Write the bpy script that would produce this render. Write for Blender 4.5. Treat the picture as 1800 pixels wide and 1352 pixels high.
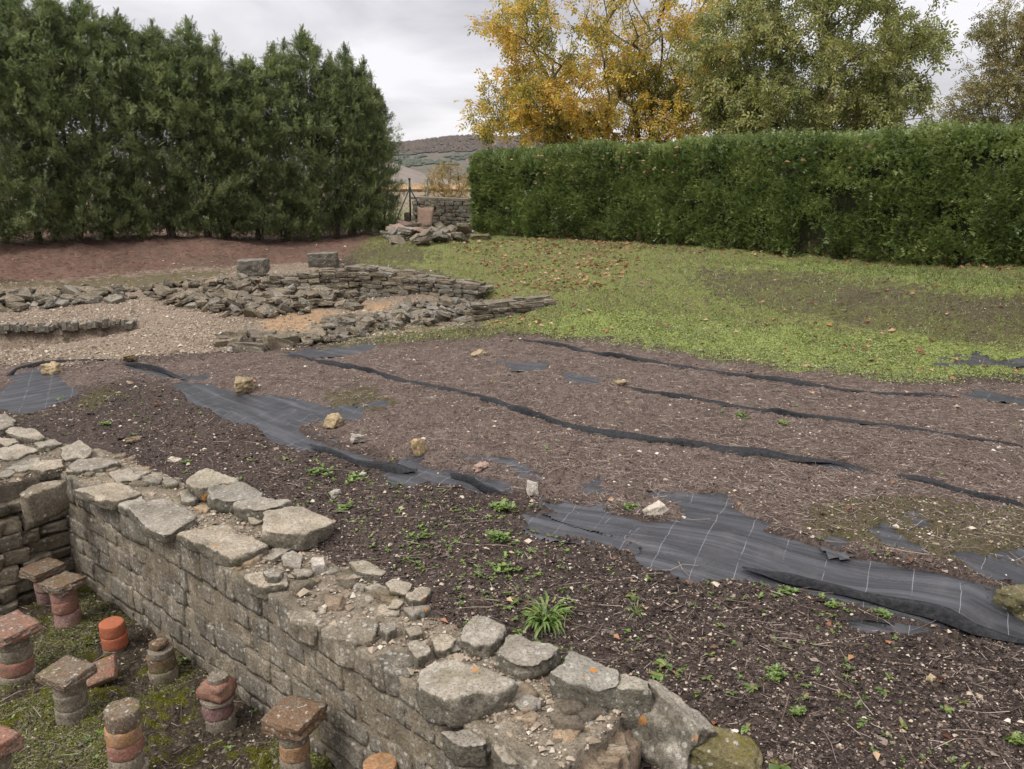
import bpy, math, random
import numpy as np
RS = np.random.RandomState(11)
random.seed(5)
R = math.radians
for o in list(bpy.data.objects):
    bpy.data.objects.remove(o)
scene = bpy.context.scene
COL = scene.collection

# ------------------------------------------------------------------ camera, sky, sun, exposure
F = 1450.0                      # focal length in pixels of the 1800 px wide photograph
PITCH = math.atan((676 - 318) / F)
CZ = 2.5
CP, SP = math.cos(PITCH), math.sin(PITCH)
cam = bpy.data.cameras.new('camera')
cam.sensor_width = 36.0
cam.lens = 36.0 * F / 1800.0
cam.clip_start = 0.1
cam.clip_end = 9000
camo = bpy.data.objects.new('camera', cam)
COL.objects.link(camo)
camo.location = (0, 0, CZ)
camo.rotation_euler = (math.pi / 2 - PITCH, 0, 0)
scene.camera = camo

SUN_EL, SUN_AZ = R(52), R(-128)      # azimuth from +Y towards +X
world = bpy.data.worlds.new('World')
scene.world = world
world.use_nodes = True
wn = world.node_tree
wn.nodes.clear()
def wnode(t, **k):
    n = wn.nodes.new(t)
    for a, b in k.items():
        setattr(n, a, b)
    return n
wl = wn.links.new
sky = wnode('ShaderNodeTexSky', sky_type='NISHITA', sun_disc=False)
sky.sun_elevation = SUN_EL
sky.sun_rotation = SUN_AZ
bg1 = wnode('ShaderNodeBackground')
bg1.inputs['Strength'].default_value = 0.1
wl(sky.outputs[0], bg1.inputs['Color'])
tc = wnode('ShaderNodeTexCoord')
sx = wnode('ShaderNodeSeparateXYZ')
wl(tc.outputs['Generated'], sx.inputs[0])
zz = wnode('ShaderNodeMath', operation='MAXIMUM'); wl(sx.outputs[2], zz.inputs[0]); zz.inputs[1].default_value = 0.0
za = wnode('ShaderNodeMath', operation='ADD'); wl(zz.outputs[0], za.inputs[0]); za.inputs[1].default_value = 0.16
dx = wnode('ShaderNodeMath', operation='DIVIDE'); wl(sx.outputs[0], dx.inputs[0]); wl(za.outputs[0], dx.inputs[1])
dy = wnode('ShaderNodeMath', operation='DIVIDE'); wl(sx.outputs[1], dy.inputs[0]); wl(za.outputs[0], dy.inputs[1])
cx = wnode('ShaderNodeCombineXYZ'); wl(dx.outputs[0], cx.inputs[0]); wl(dy.outputs[0], cx.inputs[1])
cx.inputs[2].default_value = 3.1
nz = wnode('ShaderNodeTexNoise'); wl(cx.outputs[0], nz.inputs['Vector'])
nz.inputs['Scale'].default_value = 0.9
nz.inputs['Detail'].default_value = 5
nz.inputs['Roughness'].default_value = 0.5
nz.inputs['Distortion'].default_value = 0.5
cr = wnode('ShaderNodeValToRGB'); wl(nz.outputs[0], cr.inputs[0])
e = cr.color_ramp.elements
e[0].position = 0.38; e[0].color = (0.31, 0.298, 0.318, 1)
e[1].position = 0.60; e[1].color = (0.52, 0.505, 0.517, 1)
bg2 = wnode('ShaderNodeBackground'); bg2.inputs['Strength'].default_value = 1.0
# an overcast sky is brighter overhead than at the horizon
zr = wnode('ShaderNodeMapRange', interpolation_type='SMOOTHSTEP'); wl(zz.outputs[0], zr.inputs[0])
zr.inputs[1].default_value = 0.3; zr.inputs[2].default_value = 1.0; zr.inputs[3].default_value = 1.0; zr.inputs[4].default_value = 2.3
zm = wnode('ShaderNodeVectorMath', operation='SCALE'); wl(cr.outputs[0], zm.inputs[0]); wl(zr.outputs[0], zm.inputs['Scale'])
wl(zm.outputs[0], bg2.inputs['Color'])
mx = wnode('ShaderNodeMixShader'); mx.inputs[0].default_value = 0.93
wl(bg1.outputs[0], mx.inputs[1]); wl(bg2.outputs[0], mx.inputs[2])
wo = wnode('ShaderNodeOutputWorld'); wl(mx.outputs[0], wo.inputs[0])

sl = bpy.data.lights.new('sun', 'SUN')
sl.energy = 1.5
sl.angle = R(22)
sl.color = (1.0, 0.96, 0.9)
so = bpy.data.objects.new('sun', sl)
COL.objects.link(so)
so.location = (-20, -16, 40)
so.rotation_euler = (math.pi / 2 - SUN_EL, 0, math.pi - SUN_AZ)
vs = scene.view_settings
vs.view_transform = 'Standard'
vs.look = 'None'
vs.exposure = 0.95
vs.gamma = 1.0
vs.use_curve_mapping = False
scene.cycles.max_bounces = 6
scene.cycles.diffuse_bounces = 3
scene.cycles.transparent_max_bounces = 4

# ------------------------------------------------------------------ helpers: pixels, noise, meshes
def rays(u, v):
    a = (np.asarray(u, float) - 900) / F
    b = (676 - np.asarray(v, float)) / F
    return np.stack([a, CP + b * SP, -SP + b * CP], -1)
def atz(u, v, z):
    d = rays(u, v)
    t = (np.asarray(z, float) - CZ) / d[..., 2]
    return d * t[..., None] + np.array([0, 0, CZ])
def aty(u, v, y):
    d = rays(u, v)
    return d * (np.asarray(y, float) / d[..., 1])[..., None] + np.array([0, 0, CZ])
def proj(p):
    p = np.asarray(p, float)
    z = p[..., 2] - CZ
    dep = np.maximum(p[..., 1] * CP - z * SP, 0.05)
    up = p[..., 1] * SP + z * CP
    return 900 + F * p[..., 0] / dep, 676 - F * up / dep, dep

def hash3(i, seed):
    i = i.astype(np.int64)
    h = (i[..., 0] * 374761393 + i[..., 1] * 668265263 + i[..., 2] * 2147483647 + seed * 974711) & 0xffffffff
    h = ((h ^ (h >> 13)) * 1274126177) & 0xffffffff
    h = ((h ^ (h >> 16)) * 2246822519) & 0xffffffff
    return ((h ^ (h >> 15)) & 0xffffff) / float(0xffffff)
def vnoise(p, seed=0):
    p = np.asarray(p, float)
    if p.shape[-1] == 2:
        p = np.concatenate([p, np.zeros(p.shape[:-1] + (1,))], -1)
    i = np.floor(p); f = p - i
    f = f * f * (3 - 2 * f)
    r = 0
    for dx_ in (0, 1):
        wx = f[..., 0] if dx_ else 1 - f[..., 0]
        for dy_ in (0, 1):
            wy = f[..., 1] if dy_ else 1 - f[..., 1]
            for dz_ in (0, 1):
                wz = f[..., 2] if dz_ else 1 - f[..., 2]
                r = r + wx * wy * wz * hash3(i + np.array([dx_, dy_, dz_]), seed)
    return r * 2 - 1
def fbm(p, oct=3, seed=0, gain=0.5):
    r = 0; a = 1.0; p = np.asarray(p, float)
    for k in range(oct):
        r = r + a * vnoise(p * (2.03 ** k) + 13.7 * k, seed + k)
        a *= gain
    return r
def sstep(x, a, b):
    t = np.clip((x - a) / (b - a), 0, 1)
    return t * t * (3 - 2 * t)
def inpoly(u, v, poly):
    u = np.asarray(u, float); v = np.asarray(v, float)
    r = np.zeros(u.shape, bool)
    n = len(poly)
    for k in range(n):
        x0, y0 = poly[k]; x1, y1 = poly[(k + 1) % n]
        if y0 == y1: continue
        c = ((y0 > v) != (y1 > v)) & (u < (x1 - x0) * (v - y0) / (y1 - y0) + x0)
        r ^= c
    return r
def pathdist(x, y, path):
    d = np.full(np.shape(x), 1e9); s = np.zeros(np.shape(x)); acc = 0
    for k in range(len(path) - 1):
        x0, y0 = path[k][:2]; x1, y1 = path[k + 1][:2]
        l2 = (x1 - x0) ** 2 + (y1 - y0) ** 2; l = math.sqrt(l2)
        t = np.clip(((x - x0) * (x1 - x0) + (y - y0) * (y1 - y0)) / l2, 0, 1)
        dd = np.hypot(x - x0 - t * (x1 - x0), y - y0 - t * (y1 - y0))
        m = dd < d
        d = np.where(m, dd, d); s = np.where(m, acc + t * l, s); acc += l
    return d, s, acc

def mesh_np(name, V, Fs, mat=None, smooth=False, attrs=None, uv=None):
    V = np.ascontiguousarray(V, np.float32)
    if not isinstance(Fs, (list, tuple)):
        Fs = [Fs]
    Fs = [np.asarray(f, np.int32) for f in Fs if len(f)]
    me = bpy.data.meshes.new(name)
    me.vertices.add(len(V)); me.vertices.foreach_set('co', V.ravel())
    loops = np.concatenate([f.ravel() for f in Fs])
    tot = np.concatenate([np.full(len(f), f.shape[1], np.int32) for f in Fs])
    st = np.concatenate([[0], np.cumsum(tot)[:-1]]).astype(np.int32)
    me.loops.add(len(loops)); me.loops.foreach_set('vertex_index', loops)
    me.polygons.add(len(tot)); me.polygons.foreach_set('loop_start', st)
    me.update(calc_edges=True)
    if smooth:
        me.polygons.foreach_set('use_smooth', np.ones(len(tot), bool))
    else:
        me.polygons.foreach_set('use_smooth', np.zeros(len(tot), bool))
    if attrs:
        for k, a in attrs.items():
            at = me.attributes.new(k, 'FLOAT', 'POINT')
            at.data.foreach_set('value', np.ascontiguousarray(a, np.float32))
    if uv is not None:
        l = me.uv_layers.new(name='UVMap')
        l.data.foreach_set('uv', np.ascontiguousarray(uv[loops], np.float32).ravel())
    if mat: me.materials.append(mat)
    return me
def tag(o, label=None, cat=None, group=None, kind=None):
    if label: o['label'] = label
    if cat: o['category'] = cat
    if group: o['group'] = group
    if kind: o['kind'] = kind
    return o
def link(name, me, parent=None, loc=(0, 0, 0), rot=None, scale=None):
    o = bpy.data.objects.new(name, me)
    COL.objects.link(o)
    o.location = loc
    if rot is not None: o.rotation_euler = rot
    if scale is not None: o.scale = scale
    if parent is not None: o.parent = parent
    return o
def thing(name, label, cat, loc=(0, 0, 0), group=None):
    o = link(name, None, loc=loc)
    return tag(o, label, cat, group)
def part(name, V, Fs, mat, parent=None, smooth=False, **k):
    """mesh given in world coordinates, origin moved to its middle"""
    V = np.asarray(V, float)
    c = (V.max(0) + V.min(0)) / 2
    pl = np.array(parent.location) if parent is not None else np.zeros(3)
    return link(name, mesh_np(name, V - c, Fs, mat, smooth, **k), parent, tuple(c - pl))
def inst(PV, PF, pos, M, S):
    """many copies of one small shape in one mesh"""
    n = len(pos); k = len(PV)
    S = np.asarray(S, float)
    if S.ndim == 1: S = np.repeat(S[:, None], 3, 1)
    loc = PV[None] * S[:, None, :]
    V = np.einsum('nij,nkj->nki', M, loc) + pos[:, None, :]
    Fa = PF[None] + (np.arange(n) * k)[:, None, None]
    return V.reshape(-1, 3), Fa.reshape(-1, PF.shape[1])
def norm(a):
    return a / np.maximum(np.linalg.norm(a, axis=-1, keepdims=True), 1e-9)
def frames(Y, up):
    """matrices whose columns are x, y(=Y), z with z near up"""
    Y = norm(Y); X = norm(np.cross(Y, up)); Z = np.cross(X, Y)
    return np.stack([X, Y, Z], -1)
def rotz(a):
    c, s = np.cos(a), np.sin(a); z = np.zeros_like(a); o = np.ones_like(a)
    return np.stack([np.stack([c, -s, z], -1), np.stack([s, c, z], -1), np.stack([z, z, o], -1)], -2)
def randdir(n, up=0.0):
    d = RS.normal(size=(n, 3)); d = norm(d); d[:, 2] += up
    return norm(d)
def tubes(P0, P1, r0, r1, sides=5):
    n = len(P0); D = norm(P1 - P0)
    up = np.where(np.abs(D[:, 2:3]) > 0.9, np.array([[1., 0, 0]]), np.array([[0, 0, 1.]]))
    X = norm(np.cross(D, up)); Z = np.cross(X, D)
    a = np.arange(sides) / sides * 2 * math.pi
    ring = np.cos(a)[None, :, None] * X[:, None] + np.sin(a)[None, :, None] * Z[:, None]
    V = np.concatenate([P0[:, None] + ring * r0[:, None, None], P1[:, None] + ring * r1[:, None, None]], 1)
    k = np.arange(sides); k2 = (k + 1) % sides
    q = np.stack([k, k2, k2 + sides, k + sides], -1)
    Fa = q[None] + (np.arange(n) * 2 * sides)[:, None, None]
    return V.reshape(-1, 3), Fa.reshape(-1, 4)
def polytube(P, r, sides=8, cap=True):
    P = np.asarray(P, float); n = len(P); r = np.broadcast_to(np.asarray(r, float), (n,))
    T = np.gradient(P, axis=0); T = norm(T)
    ref = np.array([0, 0, 1.]) if abs(T[0, 2]) < 0.9 else np.array([1., 0, 0])
    X = norm(np.cross(T, ref)); Z = np.cross(X, T)
    a = np.arange(sides) / sides * 2 * math.pi
    V = (P[:, None] + (np.cos(a)[None, :, None] * X[:, None] + np.sin(a)[None, :, None] * Z[:, None]) * r[:, None, None]).reshape(-1, 3)
    k = np.arange(sides); k2 = (k + 1) % sides
    q = np.concatenate([np.stack([k, k2, k2 + sides, k + sides], -1) + i * sides for i in range(n - 1)])
    Fs = [q]
    if cap:
        V = np.concatenate([V, P[:1], P[-1:]])
        b = len(V)
        Fs.append(np.concatenate([np.stack([k2, k, np.full(sides, b - 2)], -1), np.stack([k + (n - 1) * sides, k2 + (n - 1) * sides, np.full(sides, b - 1)], -1)]))
    return V, Fs

# ------------------------------------------------------------------ materials
class NB:
    def __init__(s, name):
        s.m = bpy.data.materials.new(name); s.m.use_nodes = True
        s.t = s.m.node_tree; s.t.nodes.clear()
        s.out = s.t.nodes.new('ShaderNodeOutputMaterial')
        g = s.t.nodes.new('ShaderNodeNewGeometry')
        s.pos = g.outputs['Position']; s.isl = g.outputs['Random Per Island']; s.nrm = g.outputs['Normal']
    def n(s, t, **k):
        x = s.t.nodes.new(t)
        for a, b in k.items(): setattr(x, a, b)
        return x
    def put(s, sock, v):
        if isinstance(v, bpy.types.NodeSocket): s.t.links.new(v, sock)
        elif isinstance(v, (tuple, list)) and len(v) == 3 and sock.type == 'RGBA': sock.default_value = (*v, 1)
        else: sock.default_value = v
    def math(s, op, a, b=0.0, clamp=False):
        x = s.n('ShaderNodeMath', operation=op); x.use_clamp = clamp
        s.put(x.inputs[0], a); s.put(x.inputs[1], b)
        return x.outputs[0]
    def noise(s, scale, det=3, rough=0.55, vec=None, dist=0.0, sc=None):
        x = s.n('ShaderNodeTexNoise')
        v = vec or s.pos
        if sc:
            mp = s.n('ShaderNodeMapping'); s.put(mp.inputs['Vector'], v); mp.inputs['Scale'].default_value = sc; v = mp.outputs[0]
        s.put(x.inputs['Vector'], v)
        x.inputs['Scale'].default_value = scale; x.inputs['Detail'].default_value = det
        x.inputs['Roughness'].default_value = rough; x.inputs['Distortion'].default_value = dist
        return x.outputs[0]
    def voro(s, scale, feature='F1', out=0, vec=None):
        x = s.n('ShaderNodeTexVoronoi', feature=feature); s.put(x.inputs['Vector'], vec or s.pos)
        x.inputs['Scale'].default_value = scale
        return x.outputs[out]
    def ramp(s, f, pts, interp='LINEAR'):
        x = s.n('ShaderNodeValToRGB'); s.put(x.inputs[0], f)
        x.color_ramp.interpolation = interp
        el = x.color_ramp.elements
        while len(el) < len(pts): el.new(0.5)
        for q, (p, c) in zip(el, pts):
            q.position = p; q.color = (*c, 1) if len(c) == 3 else c
        return x.outputs[0]
    def step(s, f, a, b):
        x = s.n('ShaderNodeMapRange', interpolation_type='SMOOTHSTEP'); s.put(x.inputs[0], f)
        x.inputs[1].default_value = a; x.inputs[2].default_value = b
        return x.outputs[0]
    def mix(s, f, a, b, mode='MIX'):
        x = s.n('ShaderNodeMix', data_type='RGBA', blend_type=mode)
        s.put(x.inputs[0], f); s.put(x.inputs[6], a); s.put(x.inputs[7], b)
        return x.outputs[2]
    def attr(s, name):
        return s.n('ShaderNodeAttribute', attribute_name=name).outputs['Fac']
    def rnd(s):
        return s.n('ShaderNodeObjectInfo').outputs['Random']
    def bump(s, h, strength=0.5, dist=0.02, normal=None):
        x = s.n('ShaderNodeBump'); s.put(x.inputs['Height'], h)
        x.inputs['Strength'].default_value = strength; x.inputs['Distance'].default_value = dist
        if normal: s.put(x.inputs['Normal'], normal)
        return x.outputs[0]
    def pbr(s, col, rough=0.85, nrm=None, spec=0.3):
        x = s.n('ShaderNodeBsdfPrincipled')
        s.put(x.inputs['Base Color'], col); s.put(x.inputs['Roughness'], rough)
        x.inputs['Specular IOR Level'].default_value = spec
        if nrm: s.put(x.inputs['Normal'], nrm)
        s.t.links.new(x.outputs[0], s.out.inputs[0])
        return s.m
    def leaf(s, col, trans=0.3, rough=0.5, gloss=0.06):
        d = s.n('ShaderNodeBsdfDiffuse'); s.put(d.inputs[0], col)
        t = s.n('ShaderNodeBsdfTranslucent'); s.put(t.inputs[0], col)
        m = s.n('ShaderNodeMixShader'); m.inputs[0].default_value = trans
        s.t.links.new(d.outputs[0], m.inputs[1]); s.t.links.new(t.outputs[0], m.inputs[2])
        g = s.n('ShaderNodeBsdfGlossy'); g.inputs['Roughness'].default_value = rough
        m2 = s.n('ShaderNodeMixShader'); m2.inputs[0].default_value = gloss
        s.t.links.new(m.outputs[0], m2.inputs[1]); s.t.links.new(g.outputs[0], m2.inputs[2])
        s.t.links.new(m2.outputs[0], s.out.inputs[0])
        return s.m

def ground_material():
    b = NB('ground')
    fine = b.noise(38, 5, 0.7); mid = b.noise(7, 4, 0.6); big = b.noise(1.1, 4, 0.6)
    vf = b.noise(120, 2, 0.6)
    grains = b.voro(48, out=1)
    def fac(name, w=0.7, a=0.4, c=0.6, n=None):
        return b.step(b.math('ADD', b.attr(name), b.math('MULTIPLY', b.math('SUBTRACT', n or mid, 0.5), w)), a, c)
    soil = b.ramp(fine, [(0.3, (.036, .026, .021)), (0.5, (.085, .063, .052)), (0.7, (.17, .132, .11))])
    soil = b.mix(b.step(big, 0.4, 0.7), soil, b.mix(0.5, soil, (.05, .04, .034)))
    fib = b.noise(30, 4, 0.7, sc=(1, 0.35, 1), dist=1.5)
    thatch = b.ramp(fib, [(0.28, (.05, .036, .03)), (0.48, (.145, .107, .088)), (0.62, (.22, .171, .143)), (0.75, (.33, .275, .23))])
    thatch = b.mix(b.math('MULTIPLY', b.step(big, 0.45, 0.66), 0.5), thatch, b.mix(0.5, thatch, (.09, .06, .047)))
    thatch = b.mix(b.math('MULTIPLY', b.step(b.noise(4.2, 5, 0.7), 0.52, 0.66), 0.75), thatch, soil)
    thatch = b.mix(b.math('MULTIPLY', b.step(b.noise(3.1, 5, 0.7), 0.56, 0.7), 0.5), thatch, (.27, .22, .18))
    moss = b.ramp(fine, [(0.3, (.04, .036, .016)), (0.55, (.105, .095, .036)), (0.72, (.19, .165, .08))])
    grav = b.ramp(b.n('ShaderNodeSeparateColor').outputs[0], [(0, (.16, .12, .085)), (1, (.42, .34, .26))])
    sepc = [n for n in b.t.nodes if n.bl_idname == 'ShaderNodeSeparateColor'][0]
    b.put(sepc.inputs[0], grains)
    grav = b.mix(b.math('MULTIPLY', b.step(fine, 0.35, 0.65), 0.6), grav, (.27, .2, .145))
    grav = b.mix(b.math('MULTIPLY', b.step(mid, 0.5, 0.72), 0.45), grav, (.15, .12, .075))
    red = b.ramp(fine, [(0.3, (.085, .045, .032)), (0.5, (.2, .115, .085)), (0.72, (.32, .21, .165))])
    red = b.mix(b.math('MULTIPLY', b.step(mid, 0.45, 0.68), 0.6), red, (.19, .145, .112))
    red = b.mix(b.math('MULTIPLY', b.step(big, 0.45, 0.7), 0.6), red, (.14, .10, .075))
    clay = b.ramp(b.noise(9, 5, 0.7), [(0.3, (.24, .16, .095)), (0.5, (.38, .25, .145)), (0.7, (.47, .33, .21))])
    grass = b.ramp(fine, [(0.25, (.075, .085, .024)), (0.5, (.18, .205, .058)), (0.75, (.30, .32, .115))])
    grass = b.mix(b.math('MULTIPLY', b.step(mid, 0.42, 0.64), 0.65), grass, (.15, .112, .07))
    grass = b.mix(b.math('MULTIPLY', b.step(big, 0.48, 0.66), 0.5), grass, (.2, .17, .085))
    lime = b.ramp(fine, [(0.3, (.12, .14, .04)), (0.5, (.25, .30, .08)), (0.7, (.38, .43, .15))])
    dirt = b.ramp(fine, [(0.3, (.035, .027, .02)), (0.5, (.09, .068, .05)), (0.72, (.16, .125, .09))])
    dirt = b.mix(b.math('MULTIPLY', b.step(b.math('ADD', mid, b.math('MULTIPLY', b.math('SUBTRACT', big, .5), .8)), 0.46, 0.62), 0.8), dirt, b.mix(b.step(fine, .4, .6), (.07, .075, .025), (.17, .18, .06)))
    room = b.ramp(fine, [(0.3, (.02, .016, .011)), (0.5, (.06, .047, .032)), (0.72, (.16, .13, .095))])
    rmoss = b.ramp(vf, [(0.3, (.028, .030, .004)), (0.5, (.085, .086, .008)), (0.7, (.18, .175, .022))])
    room = b.mix(b.step(b.math('ADD', mid, b.math('MULTIPLY', b.math('SUBTRACT', big, 0.5), 0.9)), 0.50, 0.60), room, rmoss)
    c = soil
    c = b.mix(fac('thatch', 1.3, .3, .75), c, thatch)
    c = b.mix(fac('gravel', 0.8), c, grav)
    c = b.mix(b.math('MULTIPLY', fac('moss', 1.5, 0.45, 0.75), 0.7), c, moss)
    c = b.mix(fac('red', 0.7), c, red)
    c = b.mix(fac('grass', 0.9), c, grass)
    c = b.mix(b.math('MULTIPLY', fac('dirt', 1.9, .35, .7), 0.85), c, dirt)
    c = b.mix(b.math('MULTIPLY', fac('lime', 1.3), 0.8), c, lime)
    c = b.mix(fac('clay', 0.6), c, clay)
    c = b.mix(b.step(b.attr('room'), 0.4, 0.6), c, room)
    h = b.math('ADD', b.math('MULTIPLY', fine, 1.0), b.math('MULTIPLY', vf, 0.5))
    h = b.math('ADD', h, b.math('MULTIPLY', b.voro(60), 0.5))
    return b.pbr(c, 0.95, b.bump(h, 0.9, 0.03), 0.15)

def stone_material(name, dark, midc, light, lich=0.5, orange=0.0, moss=0.3, topw=0.0):
    """weathered limestone: grain, algae blotches, round white lichen, a little orange lichen and moss"""
    b = NB(name)
    n1 = b.noise(6, 5, 0.65); n2 = b.noise(45, 4, 0.7); n3 = b.noise(160, 2, 0.6)
    st = b.noise(9, 3, 0.6, sc=(1, 1, .22))
    t = b.math('ADD', b.math('MULTIPLY', n1, 0.36), b.math('MULTIPLY', n2, 0.44))
    t = b.math('ADD', t, b.math('MULTIPLY', st, 0.20))
    c = b.ramp(t, [(0.34, dark), (0.5, midc), (0.66, light)])
    hue = b.rnd()
    c = b.mix(0.35, c, b.ramp(hue, [(0, (.42, .38, .32)), (0.5, (.62, .58, .52)), (1, (.9, .82, .68))]), 'MULTIPLY') if False else c
    c = b.mix(1.0, c, b.ramp(hue, [(0, (.78, .76, .74)), (0.4, (.95, .94, .92)), (0.7, (1.05, 1.0, .93)), (1, (1.18, 1.1, .98))]), 'MULTIPLY')
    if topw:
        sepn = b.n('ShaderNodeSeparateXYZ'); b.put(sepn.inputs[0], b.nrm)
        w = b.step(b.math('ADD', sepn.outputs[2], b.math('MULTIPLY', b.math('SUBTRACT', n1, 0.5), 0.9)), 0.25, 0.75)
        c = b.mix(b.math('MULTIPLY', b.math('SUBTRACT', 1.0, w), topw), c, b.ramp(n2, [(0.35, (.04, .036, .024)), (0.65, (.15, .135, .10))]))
    # lichen spots
    d = b.voro(26, vec=None)
    vsz = b.voro(26, out=1)
    ss = b.n('ShaderNodeSeparateColor'); b.put(ss.inputs[0], vsz)
    rad = b.math('MULTIPLY', b.step(ss.outputs[0], 1.0 - lich, 1.0), 0.42)
    spot = b.step(b.math('SUBTRACT', b.math('ADD', d, b.math('MULTIPLY', b.math('SUBTRACT', n2, 0.5), 0.35)), rad), 0.06, -0.06)
    c = b.mix(b.math('MULTIPLY', spot, 0.7), c, b.ramp(n3, [(0.3, (.34, .33, .29)), (0.7, (.58, .56, .5))]))
    sp2 = b.step(b.math('ADD', b.noise(70, 2, 0.5), b.math('MULTIPLY', b.math('SUBTRACT', n1, 0.5), 0.4)), 0.66, 0.72)
    c = b.mix(b.math('MULTIPLY', sp2, 0.5), c, (.42, .4, .35))
    c = b.mix(b.math('MULTIPLY', b.step(b.noise(2.6, 4, 0.65, sc=(1, 1, .4)), 0.48, 0.66), 0.5), c, b.mix(0.6, c, (.045, .04, .03)))
    c = b.mix(b.math('MULTIPLY', b.step(b.noise(58, 4, 0.7), 0.49, 0.36), 0.75), c, b.mix(0.62, c, (.04, .034, .024)))
    pit = b.step(b.noise(95, 3, 0.6), 0.39, 0.32)
    c = b.mix(b.math('MULTIPLY', pit, 0.75), c, (.035, .03, .022))
    if moss:
        mm = b.step(b.math('ADD', b.noise(3.3, 4, 0.65), b.math('MULTIPLY', b.math('SUBTRACT', n2, 0.5), 0.3)), 0.60, 0.68)
        c = b.mix(b.math('MULTIPLY', mm, moss), c, b.ramp(n2, [(0.35, (.055, .05, .01)), (0.65, (.17, .14, .035))]))
    if orange:
        om = b.step(b.math('ADD', b.noise(7.5, 3, 0.5), b.math('MULTIPLY', b.math('SUBTRACT', n2, 0.5), 0.15)), 0.70, 0.73)
        c = b.mix(b.math('MULTIPLY', om, orange), c, (.52, .2, .03))
    h = b.math('ADD', b.math('MULTIPLY', n2, 0.8), b.math('MULTIPLY', n3, 0.35))
    h = b.math('ADD', h, b.math('MULTIPLY', n1, 0.8))
    return b.pbr(c, 0.92, b.bump(h, 0.85, 0.02), 0.2)

def simple_material(name, c0, c1, scale=40, rough=0.85, bump=0.4, spec=0.3):
    b = NB(name)
    n = b.noise(scale, 4, 0.65)
    return b.pbr(b.ramp(n, [(0.32, c0), (0.68, c1)]), rough, b.bump(n, bump, 0.01), spec)
def brick_material(name, c0, c1, grime=0.4):
    b = NB(name)
    n = b.noise(14, 5, 0.65); n2 = b.noise(70, 3, 0.65)
    c = b.ramp(n2, [(0.3, c0), (0.7, c1)])
    c = b.mix(b.math('MULTIPLY', b.step(b.math('ADD', n, b.math('MULTIPLY', b.math('SUBTRACT', b.rnd(), .5), .12)), 0.42, 0.62), min(1, grime * 1.35)), c, b.ramp(n2, [(0.3, (.07, .06, .045)), (0.7, (.24, .2, .15))]))
    c = b.mix(b.math('MULTIPLY', b.step(b.noise(33, 3, 0.6), 0.60, 0.66), min(1, grime * 1.2)), c, (.42, .40, .35))
    c = b.mix(b.math('MULTIPLY', b.step(b.noise(60, 3, 0.65), 0.44, 0.34), grime), c, (.05, .042, .03))
    c = b.mix(b.math('MULTIPLY', b.step(b.noise(5, 4, 0.6), 0.56, 0.68), grime * .7), c, (.12, .11, .035))
    return b.pbr(c, 0.9, b.bump(b.math('ADD', n, n2), 0.5, 0.012), 0.2)
def island_material(name, pts, trans=None, rough=0.9, gloss=0.05, nscale=None, interp='LINEAR'):
    b = NB(name)
    f = b.isl
    if nscale:
        f = b.math('ADD', b.math('MULTIPLY', b.isl, 0.45), b.math('MULTIPLY', b.step(b.noise(nscale, 3, 0.6), 0.3, 0.7), 0.55))
    c = b.ramp(f, pts, interp)
    return b.pbr(c, rough, None, 0.2) if trans is None else b.leaf(c, trans, 0.45, gloss)

def fabric_material():
    b = NB('woven_fabric')
    uvn = b.n('ShaderNodeUVMap')
    uv = uvn.outputs[0]
    s = b.n('ShaderNodeSeparateXYZ'); b.put(s.inputs[0], uv)
    st = b.noise(1.0, 5, 0.65, vec=uv, sc=(2.0, 55, 1))
    st2 = b.noise(1.0, 3, 0.6, vec=uv, sc=(8, 260, 1))
    c = b.ramp(st, [(0.3, (.010, .0105, .0125)), (0.5, (.022, .0225, .026)), (0.72, (.05, .051, .057))])
    st3 = b.noise(1.0, 4, 0.6, vec=uv, sc=(.7, 11, 1))
    c = b.mix(b.step(st3, 0.45, 0.68), c, b.mix(0.6, c, (.085, .087, .096)))
    c = b.mix(b.math('MULTIPLY', b.step(st2, 0.55, 0.75), 0.4), c, (.12, .12, .125))
    dust = b.step(b.noise(5, 5, 0.7), 0.5, 0.72)
    c = b.mix(b.math('MULTIPLY', dust, 0.28), c, (.12, .108, .1))
    wob = b.math('ADD', s.outputs[0], b.math('MULTIPLY', b.math('SUBTRACT', b.noise(5, 2, 0.5), 0.5), 0.03))
    fr = b.math('ABSOLUTE', b.math('SUBTRACT', b.math('FRACT', b.math('DIVIDE', wob, 0.27)), 0.5))
    ln = b.math('MULTIPLY', b.step(fr, 0.008, 0.003), b.step(b.noise(2.2, 3, 0.7), 0.40, 0.5))
    c = b.mix(b.math('MULTIPLY', ln, 0.55), c, (.4, .4, .41))
    h = b.math('ADD', b.math('MULTIPLY', st, 1.0), b.math('MULTIPLY', b.noise(12, 3, 0.6), 0.5))
    return b.pbr(c, 0.48, b.bump(h, 0.45, 0.012), 0.55)

M = {}
M['ground'] = ground_material()
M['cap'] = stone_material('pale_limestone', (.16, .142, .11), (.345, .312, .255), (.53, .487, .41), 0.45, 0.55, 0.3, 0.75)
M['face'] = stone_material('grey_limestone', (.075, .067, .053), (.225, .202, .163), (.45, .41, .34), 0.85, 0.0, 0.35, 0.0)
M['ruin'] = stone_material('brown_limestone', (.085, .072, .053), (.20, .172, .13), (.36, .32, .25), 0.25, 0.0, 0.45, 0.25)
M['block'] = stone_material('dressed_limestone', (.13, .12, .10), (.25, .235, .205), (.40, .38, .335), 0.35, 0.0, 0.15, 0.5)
M['mortar'] = stone_material('lime_mortar', (.095, .078, .056), (.19, .16, .12), (.33, .285, .215), 0.1, 0.0, 0.3, 0.0)
M['wall_mortar'] = stone_material('grey_mortar', (.085, .075, .058), (.21, .184, .145), (.38, .34, .275), 0.3, 0.0, 0.35, 0.0)
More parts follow.
